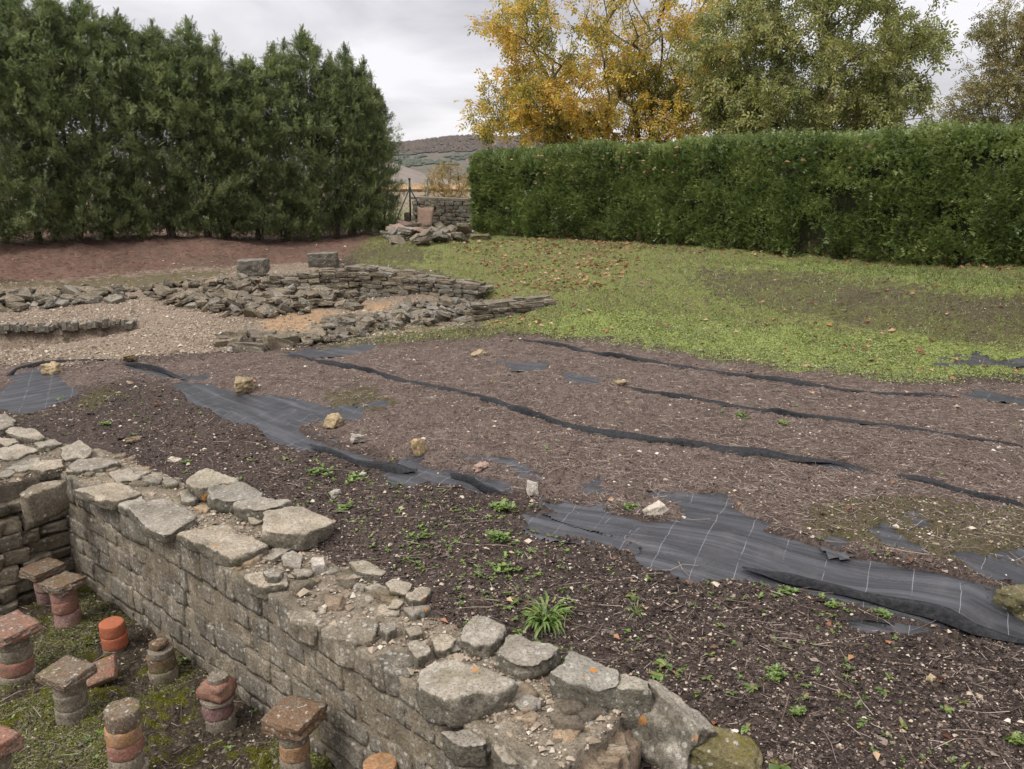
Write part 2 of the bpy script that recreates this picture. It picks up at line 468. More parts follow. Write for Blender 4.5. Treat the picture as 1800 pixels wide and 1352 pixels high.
M['lime'] = stone_material('lime_rubble', (.17, .125, .085), (.33, .255, .18), (.49, .40, .295), 0.05, 0.0, 0.2, 0.0)
M['tan'] = stone_material('tan_stone', (.25, .19, .10), (.42, .33, .2), (.55, .46, .31), 0.15, 0.0, 0.1, 0.0)
M['white'] = stone_material('white_stone', (.36, .32, .27), (.52, .48, .42), (.66, .62, .56), 0.1, 0.0, 0.0, 0.0)
M['mossy'] = stone_material('mossy_stone', (.06, .055, .025), (.15, .135, .07), (.30, .27, .17), 0.3, 0.2, 0.9, 0.0)
M['pink'] = stone_material('pink_stone', (.30, .2, .16), (.42, .3, .24), (.52, .39, .32), 0.1, 0.0, 0.1, 0.0)
M['brick_bright'] = brick_material('bright_brick', (.33, .095, .045), (.46, .155, .08), 0.12)
M['brick_red'] = brick_material('red_brick', (.2, .085, .06), (.36, .17, .125), 0.35)
M['brick_pink'] = brick_material('pink_brick', (.25, .13, .11), (.40, .235, .205), 0.35)
M['brick_orange'] = brick_material('orange_brick', (.30, .15, .07), (.46, .27, .14), 0.4)
M['brick_mauve'] = brick_material('mauve_brick', (.15, .075, .07), (.28, .165, .155), 0.35)
M['brick_grey'] = brick_material('grey_brick', (.14, .115, .085), (.30, .255, .195), 0.6)
M['tile_brown'] = brick_material('brown_tile', (.10, .058, .033), (.22, .14, .085), 0.65)
M['tile_red'] = brick_material('red_tile', (.17, .075, .05), (.31, .165, .115), 0.55)
M['fabric'] = fabric_material()
M['fold'] = simple_material('fabric_fold', (.007, .007, .008), (.03, .03, .033), 30, 0.6, 0.8, 0.25)
M['bark'] = simple_material('bark', (.06, .048, .035), (.17, .14, .105), 20, 0.95, 0.9, 0.1)
M['bark_moss'] = simple_material('mossy_bark', (.075, .062, .035), (.19, .16, .085), 12, 0.95, 0.9, 0.1)
M['steel'] = simple_material('green_steel', (.02, .05, .045), (.035, .08, .07), 30, 0.4, 0.1, 0.5)
M['wire'] = simple_material('green_wire', (.03, .06, .05), (.05, .09, .075), 30, 0.5, 0.1, 0.4)
M['chips'] = island_material('bark_mulch', [(0, (.022, .016, .013)), (0.55, (.065, .048, .04)), (0.85, (.125, .095, .08)), (1, (.28, .22, .18))])
M['straw'] = island_material('dry_stems', [(0, (.06, .042, .033)), (0.5, (.155, .114, .092)), (0.8, (.27, .21, .172)), (1, (.42, .355, .30))])
M['pebble'] = island_material('pebbles', [(0, (.2, .14, .10)), (0.35, (.38, .3, .21)), (0.6, (.5, .41, .3)), (0.93, (.58, .53, .46)), (1, (.42, .2, .12))])
M['grit'] = island_material('grit', [(0, (.12, .09, .065)), (0.5, (.29, .23, .165)), (0.85, (.42, .345, .26)), (1, (.58, .52, .43))])
M['needles'] = island_material('needle_litter', [(0, (.10, .055, .04)), (0.6, (.19, .108, .078)), (0.9, (.26, .165, .125)), (1, (.36, .27, .21))])
M['floor_crumb'] = island_material('floor_crumbs', [(0, (.06, .05, .035)), (0.6, (.16, .13, .095)), (0.92, (.27, .23, .17)), (1, (.42, .37, .3))])
M['dead_leaf'] = island_material('dead_leaves', [(0, (.12, .05, .03)), (0.4, (.27, .11, .055)), (0.75, (.4, .2, .10)), (1, (.5, .34, .2))], 0.15)
M['grass'] = island_material('grass_blades', [(0, (.07, .082, .022)), (0.5, (.17, .215, .058)), (0.82, (.27, .32, .10)), (1, (.34, .30, .15))], 0.25)
M['lime_leaf'] = island_material('seedling_leaves', [(0, (.12, .14, .04)), (0.5, (.25, .30, .09)), (0.85, (.36, .41, .15)), (1, (.42, .42, .19))], 0.25)
M['weed'] = island_material('weed_leaves', [(0, (.06, .10, .022)), (0.5, (.14, .22, .045)), (0.85, (.22, .31, .07)), (1, (.2, .11, .04))], 0.25)
M['moss'] = island_material('moss_tufts', [(0, (.028, .032, .004)), (0.5, (.075, .082, .010)), (1, (.16, .16, .022))], 0.1)
M['conifer'] = island_material('conifer_sprays', [(0, (.04, .06, .026)), (0.35, (.125, .17, .065)), (0.65, (.24, .29, .11)), (1, (.37, .40, .175))], 0.42, nscale=2.2)
M['hedge'] = island_material('hedge_sprays', [(0, (.045, .07, .018)), (0.4, (.13, .185, .045)), (0.75, (.22, .28, .075)), (1, (.33, .365, .12))], 0.4, nscale=1.6)
M['hedge_dry'] = island_material('dry_twigs', [(0, (.06, .035, .022)), (1, (.19, .115, .075))])
M['gold'] = island_material('golden_leaves', [(0, (.14, .16, .035)), (0.32, (.27, .26, .05)), (0.5, (.60, .47, .07)), (0.68, (.76, .52, .07)), (0.8, (.70, .36, .06)), (0.88, (.45, .36, .10)), (1, (.5, .32, .17))], 0.5, nscale=0.5)
M['olive'] = island_material('olive_green_leaves', [(0, (.10, .13, .035)), (0.5, (.25, .275, .07)), (0.8, (.38, .37, .11)), (0.93, (.4, .35, .11)), (1, (.45, .25, .08))], 0.42, nscale=0.6)
M['bronze'] = island_material('bronze_green_leaves', [(0, (.13, .125, .045)), (0.5, (.24, .225, .075)), (0.85, (.33, .275, .10)), (1, (.38, .24, .1))], 0.42, nscale=0.6)
M['bush'] = island_material('yellow_bush_leaves', [(0, (.2, .17, .045)), (0.5, (.38, .28, .09)), (1, (.5, .33, .13))], 0.3)

# ------------------------------------------------------------------ terrain heights
# main wall in plan: front foot runs from the corner W0 to the broken end W3
W0 = np.array([-4.33, 7.42]); W3 = np.array([0.22, 3.46])
WL = float(np.linalg.norm(W3 - W0)); WD = (W3 - W0) / WL
WN = np.array([-WD[1], WD[0]])            # away from the sunken room
if WN[1] < 0: WN = -WN
FLOOR = -1.25
CTRL_PX = [
 (620,960,-.2),(800,1060,-.22),(920,1100,-.26),(1050,1150,-.3),(1150,1195,-.34),(1300,1300,-.45),(1500,1352,-.5),(1800,1352,-.45),
 (1800,1250,-.33),(1500,1200,-.3),(1300,1100,-.2),(1000,980,-.1),(800,900,-.08),(600,835,-.08),(450,770,-.08),(250,745,-.1),
 (250,810,-.17),(400,835,-.16),(100,725,-.12),(40,705,-.15),(1100,1345,-.62),(1230,1352,-.55),
 (1450,1045,-.15),(1450,990,-.03),(1700,1115,-.19),(1700,1055,-.03),(1250,1015,-.1),(1250,960,0.0),
 (1100,880,0.02),(1400,850,.05),(1750,900,.04),(900,750,.05),(600,690,.04),(1200,700,.1),(1500,740,.1),(1780,760,.1),(900,640,.1),
 (1200,640,.12),(1600,680,.1),(400,645,.0),(200,650,-.02),(100,665,-.08),(650,760,.0),
 (900,585,.12),(1100,590,.12),(1300,620,.12),(1500,635,.12),(1750,640,.1),
 (700,430,.95),(830,425,.98),(1600,490,.85),(1780,512,.85),(1450,475,.87),(1200,460,.88),
 (1600,560,.47),(1300,545,.40),(1780,580,.38),(1500,600,.2),(1450,520,.70),(1100,520,.56),(1080,500,.70),(1230,500,.62),(1100,455,.9),(950,470,.7),(900,520,.38),(830,540,.2),
 (750,445,.85),(690,450,.7),(600,452,.55),(760,490,.6),
 (400,428,.88),(300,430,.88),(100,432,.9),(100,488,.35),(300,474,.35),(450,462,.4),(560,455,.45),
 (100,500,.3),(280,492,.3),(100,520,.2),(250,515,.22),(100,548,.1),(300,562,.08),(350,585,.05),(200,622,.0),(50,625,-.02),(0,645,-.08),
 (450,570,.05),(650,548,.15),(560,525,.25),(440,530,.3),(470,495,.38),(620,575,.06),(760,560,.12),(680,520,.2),
]
CTRL_W = [(-1.2,26,.85),(1.9,22.2,.93),(4.92,18.4,1.0),(8.65,14,1.06),(12,10,1.05),(-12.3,22,.9),(-9.6,24,.9),(-3.6,26.8,.9),(-16,20,.9),
 (-20,34,.8),(0,34,.75),(20,34,.8),(20,20,.95),(-5.2,10.,-.05),(-6.5,8.2,-.1),(-9,10.5,-.05),(-14,17,.35),(9,9.5,.1),(7,6.5,-.1),
 (1.5,2.6,-.62),(2.4,2.0,-.6),(3.2,2.6,-.5),(1.0,2.0,-.7),(-5,3,-.3),(-2,2,-.5),(-4.9,8.6,-.12),(-6.0,7.6,-.14)]
_cp = [tuple(atz(u, v, z)) for u, v, z in CTRL_PX] + CTRL_W
_cp = np.array(_cp)
def _warp(x, y):
    y = np.maximum(y, 0.5)
    return np.stack([x / y * 2.2, np.log(y) * 2.2], -1)
_cw = _warp(_cp[:, 0], _cp[:, 1])
def _phi(r2):
    return 0.5 * r2 * np.log(r2 + 1e-9)
_n = len(_cp)
_A = np.zeros((_n + 3, _n + 3))
_A[:_n, :_n] = _phi(((_cw[:, None] - _cw[None]) ** 2).sum(-1)) + np.eye(_n) * 0.006
_A[:_n, _n] = 1; _A[:_n, _n + 1:] = _cw; _A[_n, :_n] = 1; _A[_n + 1:, :_n] = _cw.T
_sol = np.linalg.solve(_A, np.concatenate([_cp[:, 2], [0, 0, 0]]))
def soil_h(x, y):
    x = np.asarray(x, float); y = np.asarray(y, float)
    w = _warp(x.ravel(), y.ravel()); out = np.empty(len(w))
    for k in range(0, len(w), 40000):
        q = w[k:k + 40000]
        out[k:k + 40000] = _phi(((q[:, None] - _cw[None]) ** 2).sum(-1)) @ _sol[:_n] + _sol[_n] + q @ _sol[_n + 1:]
    return np.clip(out, -0.75, 1.15).reshape(x.shape)
def wall_sd(x, y):
    """along, and outwards from the room"""
    dx_, dy_ = x - W0[0], y - W0[1]
    return dx_ * WD[0] + dy_ * WD[1], dx_ * WN[0] + dy_ * WN[1]
def room_mask(x, y):
    s, d = wall_sd(x, y)
    m = sstep(d, 0.34, 0.2) * sstep(s, -0.45, -0.3)
    return m * sstep(s, WL + 0.35, WL - 0.25 )
PIT = [(-300,566),(0,574),(100,572),(200,568),(266,566),(250,577),(180,592),(80,608),(-40,620),(-300,650)]
def base_h(x, y):
    h = soil_h(x, y)
    u, v, _ = proj(np.stack([x, y, h], -1))
    # sunken cut in the gravel
    w = np.zeros(h.shape)
    for k in range(6):
        w += inpoly(u + [0, 3, -3, 0, 0, 2][k], v + [0, 0, 0, .8, -.8, .4][k], PIT)
    h = h - 0.40 * sstep(w / 6, 0.15, 0.85)
    s_, d_ = wall_sd(x, y)      # footprint of the two walls, dug out for their masonry
    h = h - .25 * sstep(d_, .0, .1) * sstep(d_, .58, .46) * sstep(s_, -.4, -.2) * sstep(s_, 5.9, 5.7)
    h = h - .25 * sstep(s_, .1, 0) * sstep(s_, -1.12, -.98) * sstep(d_, .36, .22)
    m = room_mask(x, y)
    return h * (1 - m) + FLOOR * m

# ------------------------------------------------------------------ zones, outlined on the photograph and cast on to the ground
Z = {
 'grass': [(600,470),(640,425),(670,400),(670,300),(3600,300),(3600,760),(1800,662),(1600,664),(1450,652),(1300,632),(1180,612),(1080,598),(960,588),(870,583),(780,590),(700,596),(640,600),(560,612),(540,600),(640,590),(760,575),(880,572),(850,552),(836,515),(836,500),(760,480),(640,465)],
 'dirt': [(590,470),(640,428),(760,432),(760,470),(640,465)],
 'lime': [(900,580),(980,560),(1090,545),(1200,560),(1400,580),(1600,600),(1800,620),(2400,640),(2400,676),(1800,662),(1600,664),(1450,652),(1300,632),(1150,606),(1000,592)],
 'red': [(-3500,415),(690,405),(700,425),(630,436),(590,462),(420,466),(200,482),(100,494),(-3500,500)],
 'gravel': [(-3500,496),(60,498),(200,480),(420,462),(600,462),(600,500),(560,552),(430,556),(450,590),(500,606),(380,618),(220,630),(120,640),(-3500,655)],
 'clay': [(450,560),(530,546),(590,548),(605,564),(560,582),(520,592),(478,590)],
 'thatch': [(-3500,640),(220,634),(390,622),(560,610),(860,590),(1000,594),(1150,606),(1300,634),(1600,666),(3600,840),(3600,1400),(1800,1040),(1600,985),(1330,930),(1130,905),(930,872),(700,820),(560,765),(400,705),(300,672),(220,668),(130,690),(-3500,720)],
 'moss': [(1440,880),(1600,880),(2400,930),(2400,1060),(1800,1040),(1600,975),(1420,930)],
}
Z2 = {'lime': [[(1240,460),(1450,464),(1800,494),(2400,520),(2400,536),(1800,514),(1600,492),(1450,482),(1300,470)]], 'gravel': [[(400,500),(640,474),(840,500),(880,562),(700,592),(520,612),(440,590)]], 'clay': [[(590,540),(650,530),(710,540),(690,550),(620,552)]],  # lime strip here paints the lit bank rim brighter
 'dirt': [[(835,412),(960,414),(1100,424),(1300,440),(1500,452),(1800,474),(2400,500),(3600,300),(835,300)], [(1180,478),(1300,468),(1480,486),(1620,500),(1800,520),(2400,545),(2400,632),(1800,622),(1650,606),(1540,590),(1400,556),(1290,535)]],
 'moss': [[(130,690),(200,672),(230,690),(200,730),(140,725)], [(540,720),(640,660),(700,700),(640,735)], [(-200,492),(100,492),(200,482),(420,468),(430,484),(330,502),(240,514),(100,512),(-200,518)], [(650,590),(800,570),(900,575),(860,600),(640,615)]]}
# where the woven sheet lies bare
FAB = {
 'far_left': [(-60,700),(5,684),(55,645),(98,655),(136,690),(112,706),(48,726),(-5,716),(-60,740)],
 'upper_left': [(302,676),(348,671),(440,688),(520,699),(568,712),(638,710),(634,736),(598,738),(545,742),(520,756),(565,778),(625,798),(690,822),(676,828),(600,806),(520,786),(470,772),(455,752),(395,735),(335,708)],
 'torn_strip': [(684,838),(698,814),(722,818),(770,832),(880,858),(902,856),(884,868),(862,873),(800,856),(752,848),(726,854),(690,852)],
 'torn_strip_upper': [(760,824),(800,826),(905,852),(884,860),(850,850),(800,838)],
 'crescent': [(800,806),(832,801),(898,806),(930,824),(962,834),(926,840),(896,822),(850,812),(812,812)],
 'small_spot': [(716,800),(740,795),(752,808),(736,816),(718,812)],
 'tiny_spot': [(1016,844),(1050,840),(1068,856),(1036,858)],
 'broad_right': [(1128,860),(1190,863),(1282,870),(1304,890),(1362,920),(1338,936),(1440,958),(1500,978),(1640,1004),(1720,1022),(1830,1046),(2000,1090),(2000,1200),(1800,1142),(1700,1118),(1600,1088),(1450,1048),(1342,1022),(1296,1020),(1214,1031),(1178,1008),(1124,985),(1108,966),(1122,948),(1060,934),(1000,918),(952,886),(1000,888),(1080,906),(1142,918),(1210,912),(1196,884),(1150,870)],
 'lower_tongue': [(918,896),(960,904),(1050,926),(1112,946),(1100,966),(1040,952),(986,944),(946,942),(932,920)],
 'right_islet': [(1510,924),(1552,922),(1616,954),(1608,967),(1572,962),(1540,945)],
 'right_islet_small': [(1458,944),(1490,938),(1504,954),(1472,962)],
 'right_sliver': [(1598,913),(1620,914),(1644,926),(1616,926)],
 'right_tongue': [(1664,970),(1702,964),(1800,1000),(1900,1020),(1900,1040),(1800,1030),(1720,1008),(1676,984)],
 'right_edge': [(1738,972),(1800,966),(1900,980),(1900,1000),(1760,984)],
 'top_middle': [(492,622),(560,612),(668,606),(640,620),(570,630),(520,630)],
 'far_middle': [(868,632),(960,636),(968,650),(900,652)],
 'far_middle_small': [(985,656),(1050,662),(1060,672),(1000,670)],
 'far_right': [(1655,640),(1690,632),(1900,630),(1900,648),(1700,646)],
 'right_margin': [(1680,692),(1730,690),(1900,716),(1900,730),(1760,708)],
 'left_seam': [(218,638),(290,652),(368,660),(360,668),(300,664),(240,652)],
 'seam_spot': [(640,704),(678,702),(676,714),(650,714)],
 'bottom_scrap': [(1470,1085),(1500,1083),(1600,1098),(1650,1112),(1600,1115),(1520,1108)],
 'seam_sheet': [(1395,812),(1480,812),(1560,826),(1500,830),(1440,824)],
}
# ground grid, fine near the camera: rows even in 1/y and log y, columns even in x/y
NR, NC = 570, 660
_t = np.linspace(0, 1, NR)
_lo, _hi = 2.0, 34.0
_inv = 1 / (1 / _lo + (1 / _hi - 1 / _lo) * _t)
_log = np.exp(np.log(_lo) + (np.log(_hi) - np.log(_lo)) * _t)
_ty = 0.62; ys = 1 / (_ty / _inv + (1 - _ty) / _log)
as_ = np.concatenate([np.linspace(-1.7, -0.72, 60, endpoint=False), np.linspace(-0.72, 0.72, NC - 120), np.linspace(0.72, 1.7, 61)[1:]])
GY, GA = np.meshgrid(ys, as_, indexing='ij')
GX = GA * GY
GX = GX.ravel(); GY = GY.ravel()
GH = base_h(GX, GY)
GU, GV, GD = proj(np.stack([GX, GY, GH], -1))
P2 = np.stack([GX, GY], -1)
wob_u = fbm(P2 * 2.2, 4, 31) ; wob_v = fbm(P2 * 2.2 + 40, 4, 32)
sc_ = np.clip(1450 / GD * 0.06, 4, 18)
def soft(poly, ru=10, rv=4):
    w = 0
    for k in range(6):
        a = k * math.pi / 3
        w = w + inpoly(GU + wob_u * sc_ * 1.4 + ru * math.cos(a), GV + wob_v * sc_ * 0.5 + rv * math.sin(a), poly)
    return w / 6.0
zone = {k: soft(p, *((34, 12) if k in ('dirt', 'grass', 'red', 'lime', 'thatch') else (12, 5))) for k, p in Z.items()}
for k, pl in Z2.items():
    for p in pl: zone[k] = np.maximum(zone[k], soft(p, 34 if k == 'dirt' else 22, 16 if k == 'dirt' else 9) * {'moss': .85, 'dirt': .93}.get(k, 1))
rm = room_mask(GX, GY)
zone['room'] = rm
fab = np.zeros(len(GX))
for k, p in FAB.items():
    w = 0
    for j in range(5):
        a = j * 2 * math.pi / 5
        w = w + inpoly(GU + wob_u * sc_ * 0.55 + 3 * math.cos(a), GV + wob_v * sc_ * 0.3 + 1.2 * math.sin(a), p)
    fab = np.maximum(fab, w / 5.0)
near = sstep(GY, 16, 6)
fine = 0.017 * fbm(P2 * 9, 3, 3) + 0.010 * near * fbm(P2 * 34, 2, 5)
fine = fine * (1 - 0.4 * zone['gravel']) + zone['room'] * 0.022 * fbm(P2 * 5, 3, 9)
fine += np.maximum(zone['grass'], zone['red']) * 0.05 * fbm(P2 * 2.6, 4, 17) + zone['dirt'] * .03 * fbm(P2 * 5, 3, 18)
clump = fbm(P2 * 16, 2, 21)
GZ = GH + 0.012 + fine * np.where(fab > 0, 0.6, 1) - fab * (0.052 - 0.014 * np.clip(clump, 0, 1))
GP = np.stack([GX, GY, GZ], -1)
PU, PV, PD = proj(GP)
_idx = np.arange(NR * NC).reshape(NR, NC)
_q = np.stack([_idx[:-1, :-1], _idx[:-1, 1:], _idx[1:, 1:], _idx[1:, :-1]], -1).reshape(-1, 4)
attrs = {k: zone[k] for k in ('thatch', 'moss', 'gravel', 'red', 'grass', 'dirt', 'lime', 'clay', 'room')}
_qm = lambda k: zone[k][_q].mean(1)
owner = np.zeros(len(_q), int)
owner[_qm('gravel') > 0.5] = 1
owner[_qm('red') > 0.5] = 2
owner[_qm('grass') > 0.5] = 3
owner[_qm('room') > 0.5] = 4
for k, nm in enumerate(('planting_bed', 'gravel_ground', 'needle_bank', 'grass_bank', 'sunken_floor')):
    f = _q[owner == k]
    if not len(f): continue
    used, invx = np.unique(f, return_inverse=True)
    o = link(nm, mesh_np(nm, GP[used], invx.reshape(-1, 4), M['ground'], True, {a: z[used] for a, z in attrs.items()}))
    tag(o, kind='structure')

def G(u, v, tol=3.0):
    """point of the ground seen at a pixel of the photograph"""
    d = np.hypot(PU - u, (PV - v) * 1.5)
    c = np.where(d < max(2 * tol, d.min() + 0.5))[0]
    c = c[PD[c] < PD[c].min() * 1.06]          # leave out ground hidden behind a nearer rim
    return GP[c[np.argmin(d[c])]].copy()
def H(x, y):
    return float(base_h(np.array([x]), np.array([y]))[0])
_cellok = np.arange((NR - 1) * (NC - 1))
_cells = _q
cu = PU[_cells].mean(1); cv = PV[_cells].mean(1); cdist = PD[_cells].mean(1)
inview = ((cu > -420) & (cu < 2250) & (cv < 1560)) * np.tile(np.diff(as_) / (1.44 / (NC - 120)), NR - 1) * np.where((cu > -40) & (cu < 1840), 1, .45)
def sample(weight, n):
    """n random points on the ground, weight given per grid corner; roughly even on the picture"""
    w = weight[_cells].mean(1) * inview
    c = np.cumsum(w); k = np.searchsorted(c, RS.rand(n) * c[-1])
    k = np.minimum(k, len(c) - 1)
    a, b = RS.rand(n, 1), RS.rand(n, 1)
    q = _cells[k]
    return (GP[q[:, 0]] * (1 - a) * (1 - b) + GP[q[:, 1]] * a * (1 - b) + GP[q[:, 2]] * a * b + GP[q[:, 3]] * (1 - a) * b)

# far country beyond the garden
def field_strip(name, mat, y0, y1, x0, x1, nx, ny, hf, kind='structure'):
    yy = np.exp(np.linspace(math.log(y0), math.log(y1), ny)); xx = np.linspace(x0, x1, nx)
    Yg, Xg = np.meshgrid(yy, xx, indexing='ij'); Xg = Xg * Yg / y0
    V = np.stack([Xg, Yg, hf(Xg, Yg)], -1).reshape(-1, 3)
    i = np.arange(nx * ny).reshape(ny, nx)
    q = np.stack([i[:-1, :-1], i[:-1, 1:], i[1:, 1:], i[1:, :-1]], -1).reshape(-1, 4)
    return tag(link(name, mesh_np(name, V, q, mat, True)), kind=kind)
def field_mat():
    b = NB('ploughed_field')
    s = b.n('ShaderNodeSeparateXYZ'); b.put(s.inputs[0], b.pos)
    n = b.noise(0.35, 5, 0.65); n2 = b.noise(2.0, 4, 0.7)
    t = b.math('ADD', b.math('DIVIDE', s.outputs[1], 400.0), b.math('MULTIPLY', b.math('SUBTRACT', n, 0.5), 0.06))
    c = b.ramp(t, [(0.08, (.17, .18, .07)), (0.13, (.19, .17, .10)), (0.2, (.24, .19, .13)), (0.5, (.25, .19, .14)), (0.75, (.2, .17, .1)), (1, (.22, .19, .15))])
    c = b.mix(b.math('MULTIPLY', b.step(n2, 0.4, 0.7), 0.5), c, (.11, .10, .05))
    return b.pbr(c, 0.95, None, 0.1)
M['field'] = field_mat()
def field_h(x, y):
    return 0.78 - 0.25 * sstep(y, 33, 60) + 0.0006 * np.maximum(y - 200, 0)
field_strip('field', M['field'], 33.5, 3200, -60, 60, 160, 70, field_h)
def hill_mat():
    b = NB('hill')
    n = b.noise(0.02, 5, 0.65); n2 = b.noise(0.11, 4, 0.7)
    c = b.ramp(n, [(0.35, (.10, .088, .068)), (0.5, (.14, .12, .09)), (0.65, (.085, .09, .065))])
    c = b.mix(b.step(n2, 0.52, 0.62), c, (.085, .095, .085))
    return b.pbr(c, 0.95, None, 0.05)
M['hill'] = hill_mat()
def hill_h(x, y):
    rise = sstep(y, 900, 1500)
    ridge = (63 + 4 * np.sin(x / 160.0 + 0.6) + 9 * sstep(x, -260, -60)) * (1 - .62 * sstep(x, 20, 330))
    return 1.0 + rise * ridge * (1 + 0.04 * vnoise(np.stack([x, y], -1) / 90.0, 77))
field_strip('hill', M['hill'], 900, 2600, -3500, 900, 120, 50, hill_h)
def mound_h(x, y):
    return -4 + 22 * np.exp(-((x + 122) / 46) ** 2 - ((y - 760) / 90.0) ** 2) + 5 * np.exp(-((x + 40) / 90) ** 2 - ((y - 800) / 90.0) ** 2)
M['mound'] = simple_material('bare_hillock', (.17, .145, .12), (.24, .205, .17), 0.08, 0.95, 0.0, 0.05)
field_strip('hillock', M['mound'], 560, 1000, -420, 300, 90, 60, mound_h)
# woods along the crest: one mass of far crowns
n = 9500
px = RS.uniform(-520, 320, n); py = RS.uniform(1240, 1640, n)
keep = (hill_h(px, py) > .55 * 67 * (1 - .62 * sstep(px, 20, 330)) + 9 * fbm(np.stack([px, py], -1) / 70.0, 2, 5)); px, py = px[keep], py[keep]
oc = np.array([[1, 0, 0], [.3, .95, 0], [-.8, .6, 0], [-.8, -.6, 0], [.3, -.95, 0], [0, 0, 1.1], [0, 0, -.8]], float)
of = np.array([[0, 1, 5], [1, 2, 5], [2, 3, 5], [3, 4, 5], [4, 0, 5], [1, 0, 6], [2, 1, 6], [3, 2, 6], [4, 3, 6], [0, 4, 6]])
V, Fa = inst(oc, of, np.stack([px, py, hill_h(px, py) + 1.2], -1), rotz(RS.rand(len(px)) * 6), np.stack([RS.uniform(2.2, 5, len(px)), RS.uniform(2.2, 5, len(px)), RS.uniform(1.8, 3.8, len(px))], -1))
M['far_wood'] = island_material('far_autumn_wood', [(0, (.05, .045, .04)), (0.4, (.085, .068, .055)), (0.75, (.12, .085, .065)), (0.9, (.075, .078, .06)), (1, (.05, .06, .045))], nscale=.03)
tag(link('hilltop_wood', mesh_np('hilltop_wood', V, Fa, M['far_wood'])), 'brownish wood along the crest of the distant hill', 'wood', kind='stuff')
# scrub lower on the hill
n = 2600
px = RS.uniform(-420, 200, n); py = RS.uniform(1080, 1260, n)
k = fbm(np.stack([px, py], -1) / 50.0, 3, 8) > 0.1; px, py = px[k], py[k]
V, Fa = inst(oc, of, np.stack([px, py, hill_h(px, py) + 1], -1), rotz(RS.rand(len(px)) * 6), np.stack([RS.uniform(3, 7, len(px)), RS.uniform(3, 7, len(px)), RS.uniform(1.5, 3, len(px))], -1))
M['far_scrub'] = island_material('far_scrub', [(0, (.05, .065, .045)), (1, (.09, .10, .07))])
tag(link('hillside_scrub', mesh_np('hillside_scrub', V, Fa, M['far_scrub'])), 'dull green scrub below the hilltop wood', 'scrub', kind='stuff')
# pale orange vine rows at the far end of the field
n = 6000
px = RS.uniform(-60, 30, n); row = RS.randint(0, 14, n); py = 150 + row * 4.0
V, Fa = inst(oc, of, np.stack([px, py, field_h(px, py) + 0.55], -1), rotz(RS.rand(n) * 6), np.stack([RS.uniform(.5, .9, n), RS.uniform(.3, .5, n), RS.uniform(.5, .8, n)], -1))
M['vine'] = island_material('vine_leaves', [(0, (.30, .19, .10)), (0.6, (.44, .30, .18)), (1, (.4, .33, .18))])
tag(link('vine_rows', mesh_np('vine_rows', V, Fa, M['vine'])), 'orange autumn vines across the far end of the field', 'vineyard', kind='stuff')

# ------------------------------------------------------------------ bare sheets of weed fabric
FABLAB = {
 'far_left': 'grey woven weed sheet bared at the far left beside the wall corner',
 'upper_left': 'large bare weed sheet with white lines under the yellow stone',
 'torn_strip': 'ragged black weed sheet strip running below the small yellow stone',
 'torn_strip_upper': 'thin black sheet strip just above the ragged torn strip',
 'crescent': 'crescent of grey weed sheet curving over a flat stone',
 'small_spot': 'small grey sheet scrap beneath the upright yellow stone',
 'tiny_spot': 'tiny grey patch of sheet between white stone and broad sheet',
 'broad_right': 'broadest black weed sheet with white grid lines and raised front edge',
 'lower_tongue': 'dark tongue of weed sheet left of the broadest sheet',
 'right_islet': 'oblong grey sheet patch above the broad sheet amid moss',
 'right_islet_small': 'small round grey sheet patch left of the oblong patch',
 'right_sliver': 'narrow grey sheet sliver above the oblong patch in moss',
 'right_tongue': 'grey sheet tongue reaching the right picture edge above broad sheet',
 'right_edge': 'short grey sheet strip at the right edge above the tongue',
 'top_middle': 'bluish grey sheet lying in front of the low ruined wall',
 'far_middle': 'faint grey sheet patch between the two far dark folds',
 'far_middle_small': 'faint small sheet patch at the start of the middle fold',
 'far_right': 'dark wet sheet at the right edge under the green bank',
 'right_margin': 'grey sheet patch at the end of the uppermost fold, right edge',
 'left_seam': 'narrow grey sheet running down from the pale flat stone',
 'seam_spot': 'small grey sheet patch right of the yellow stone sheet',
 'bottom_scrap': 'dark sheet scrap lying below the raised edge of broad sheet',
 'seam_sheet': 'thin grey sheet patch along the long central fold',
}
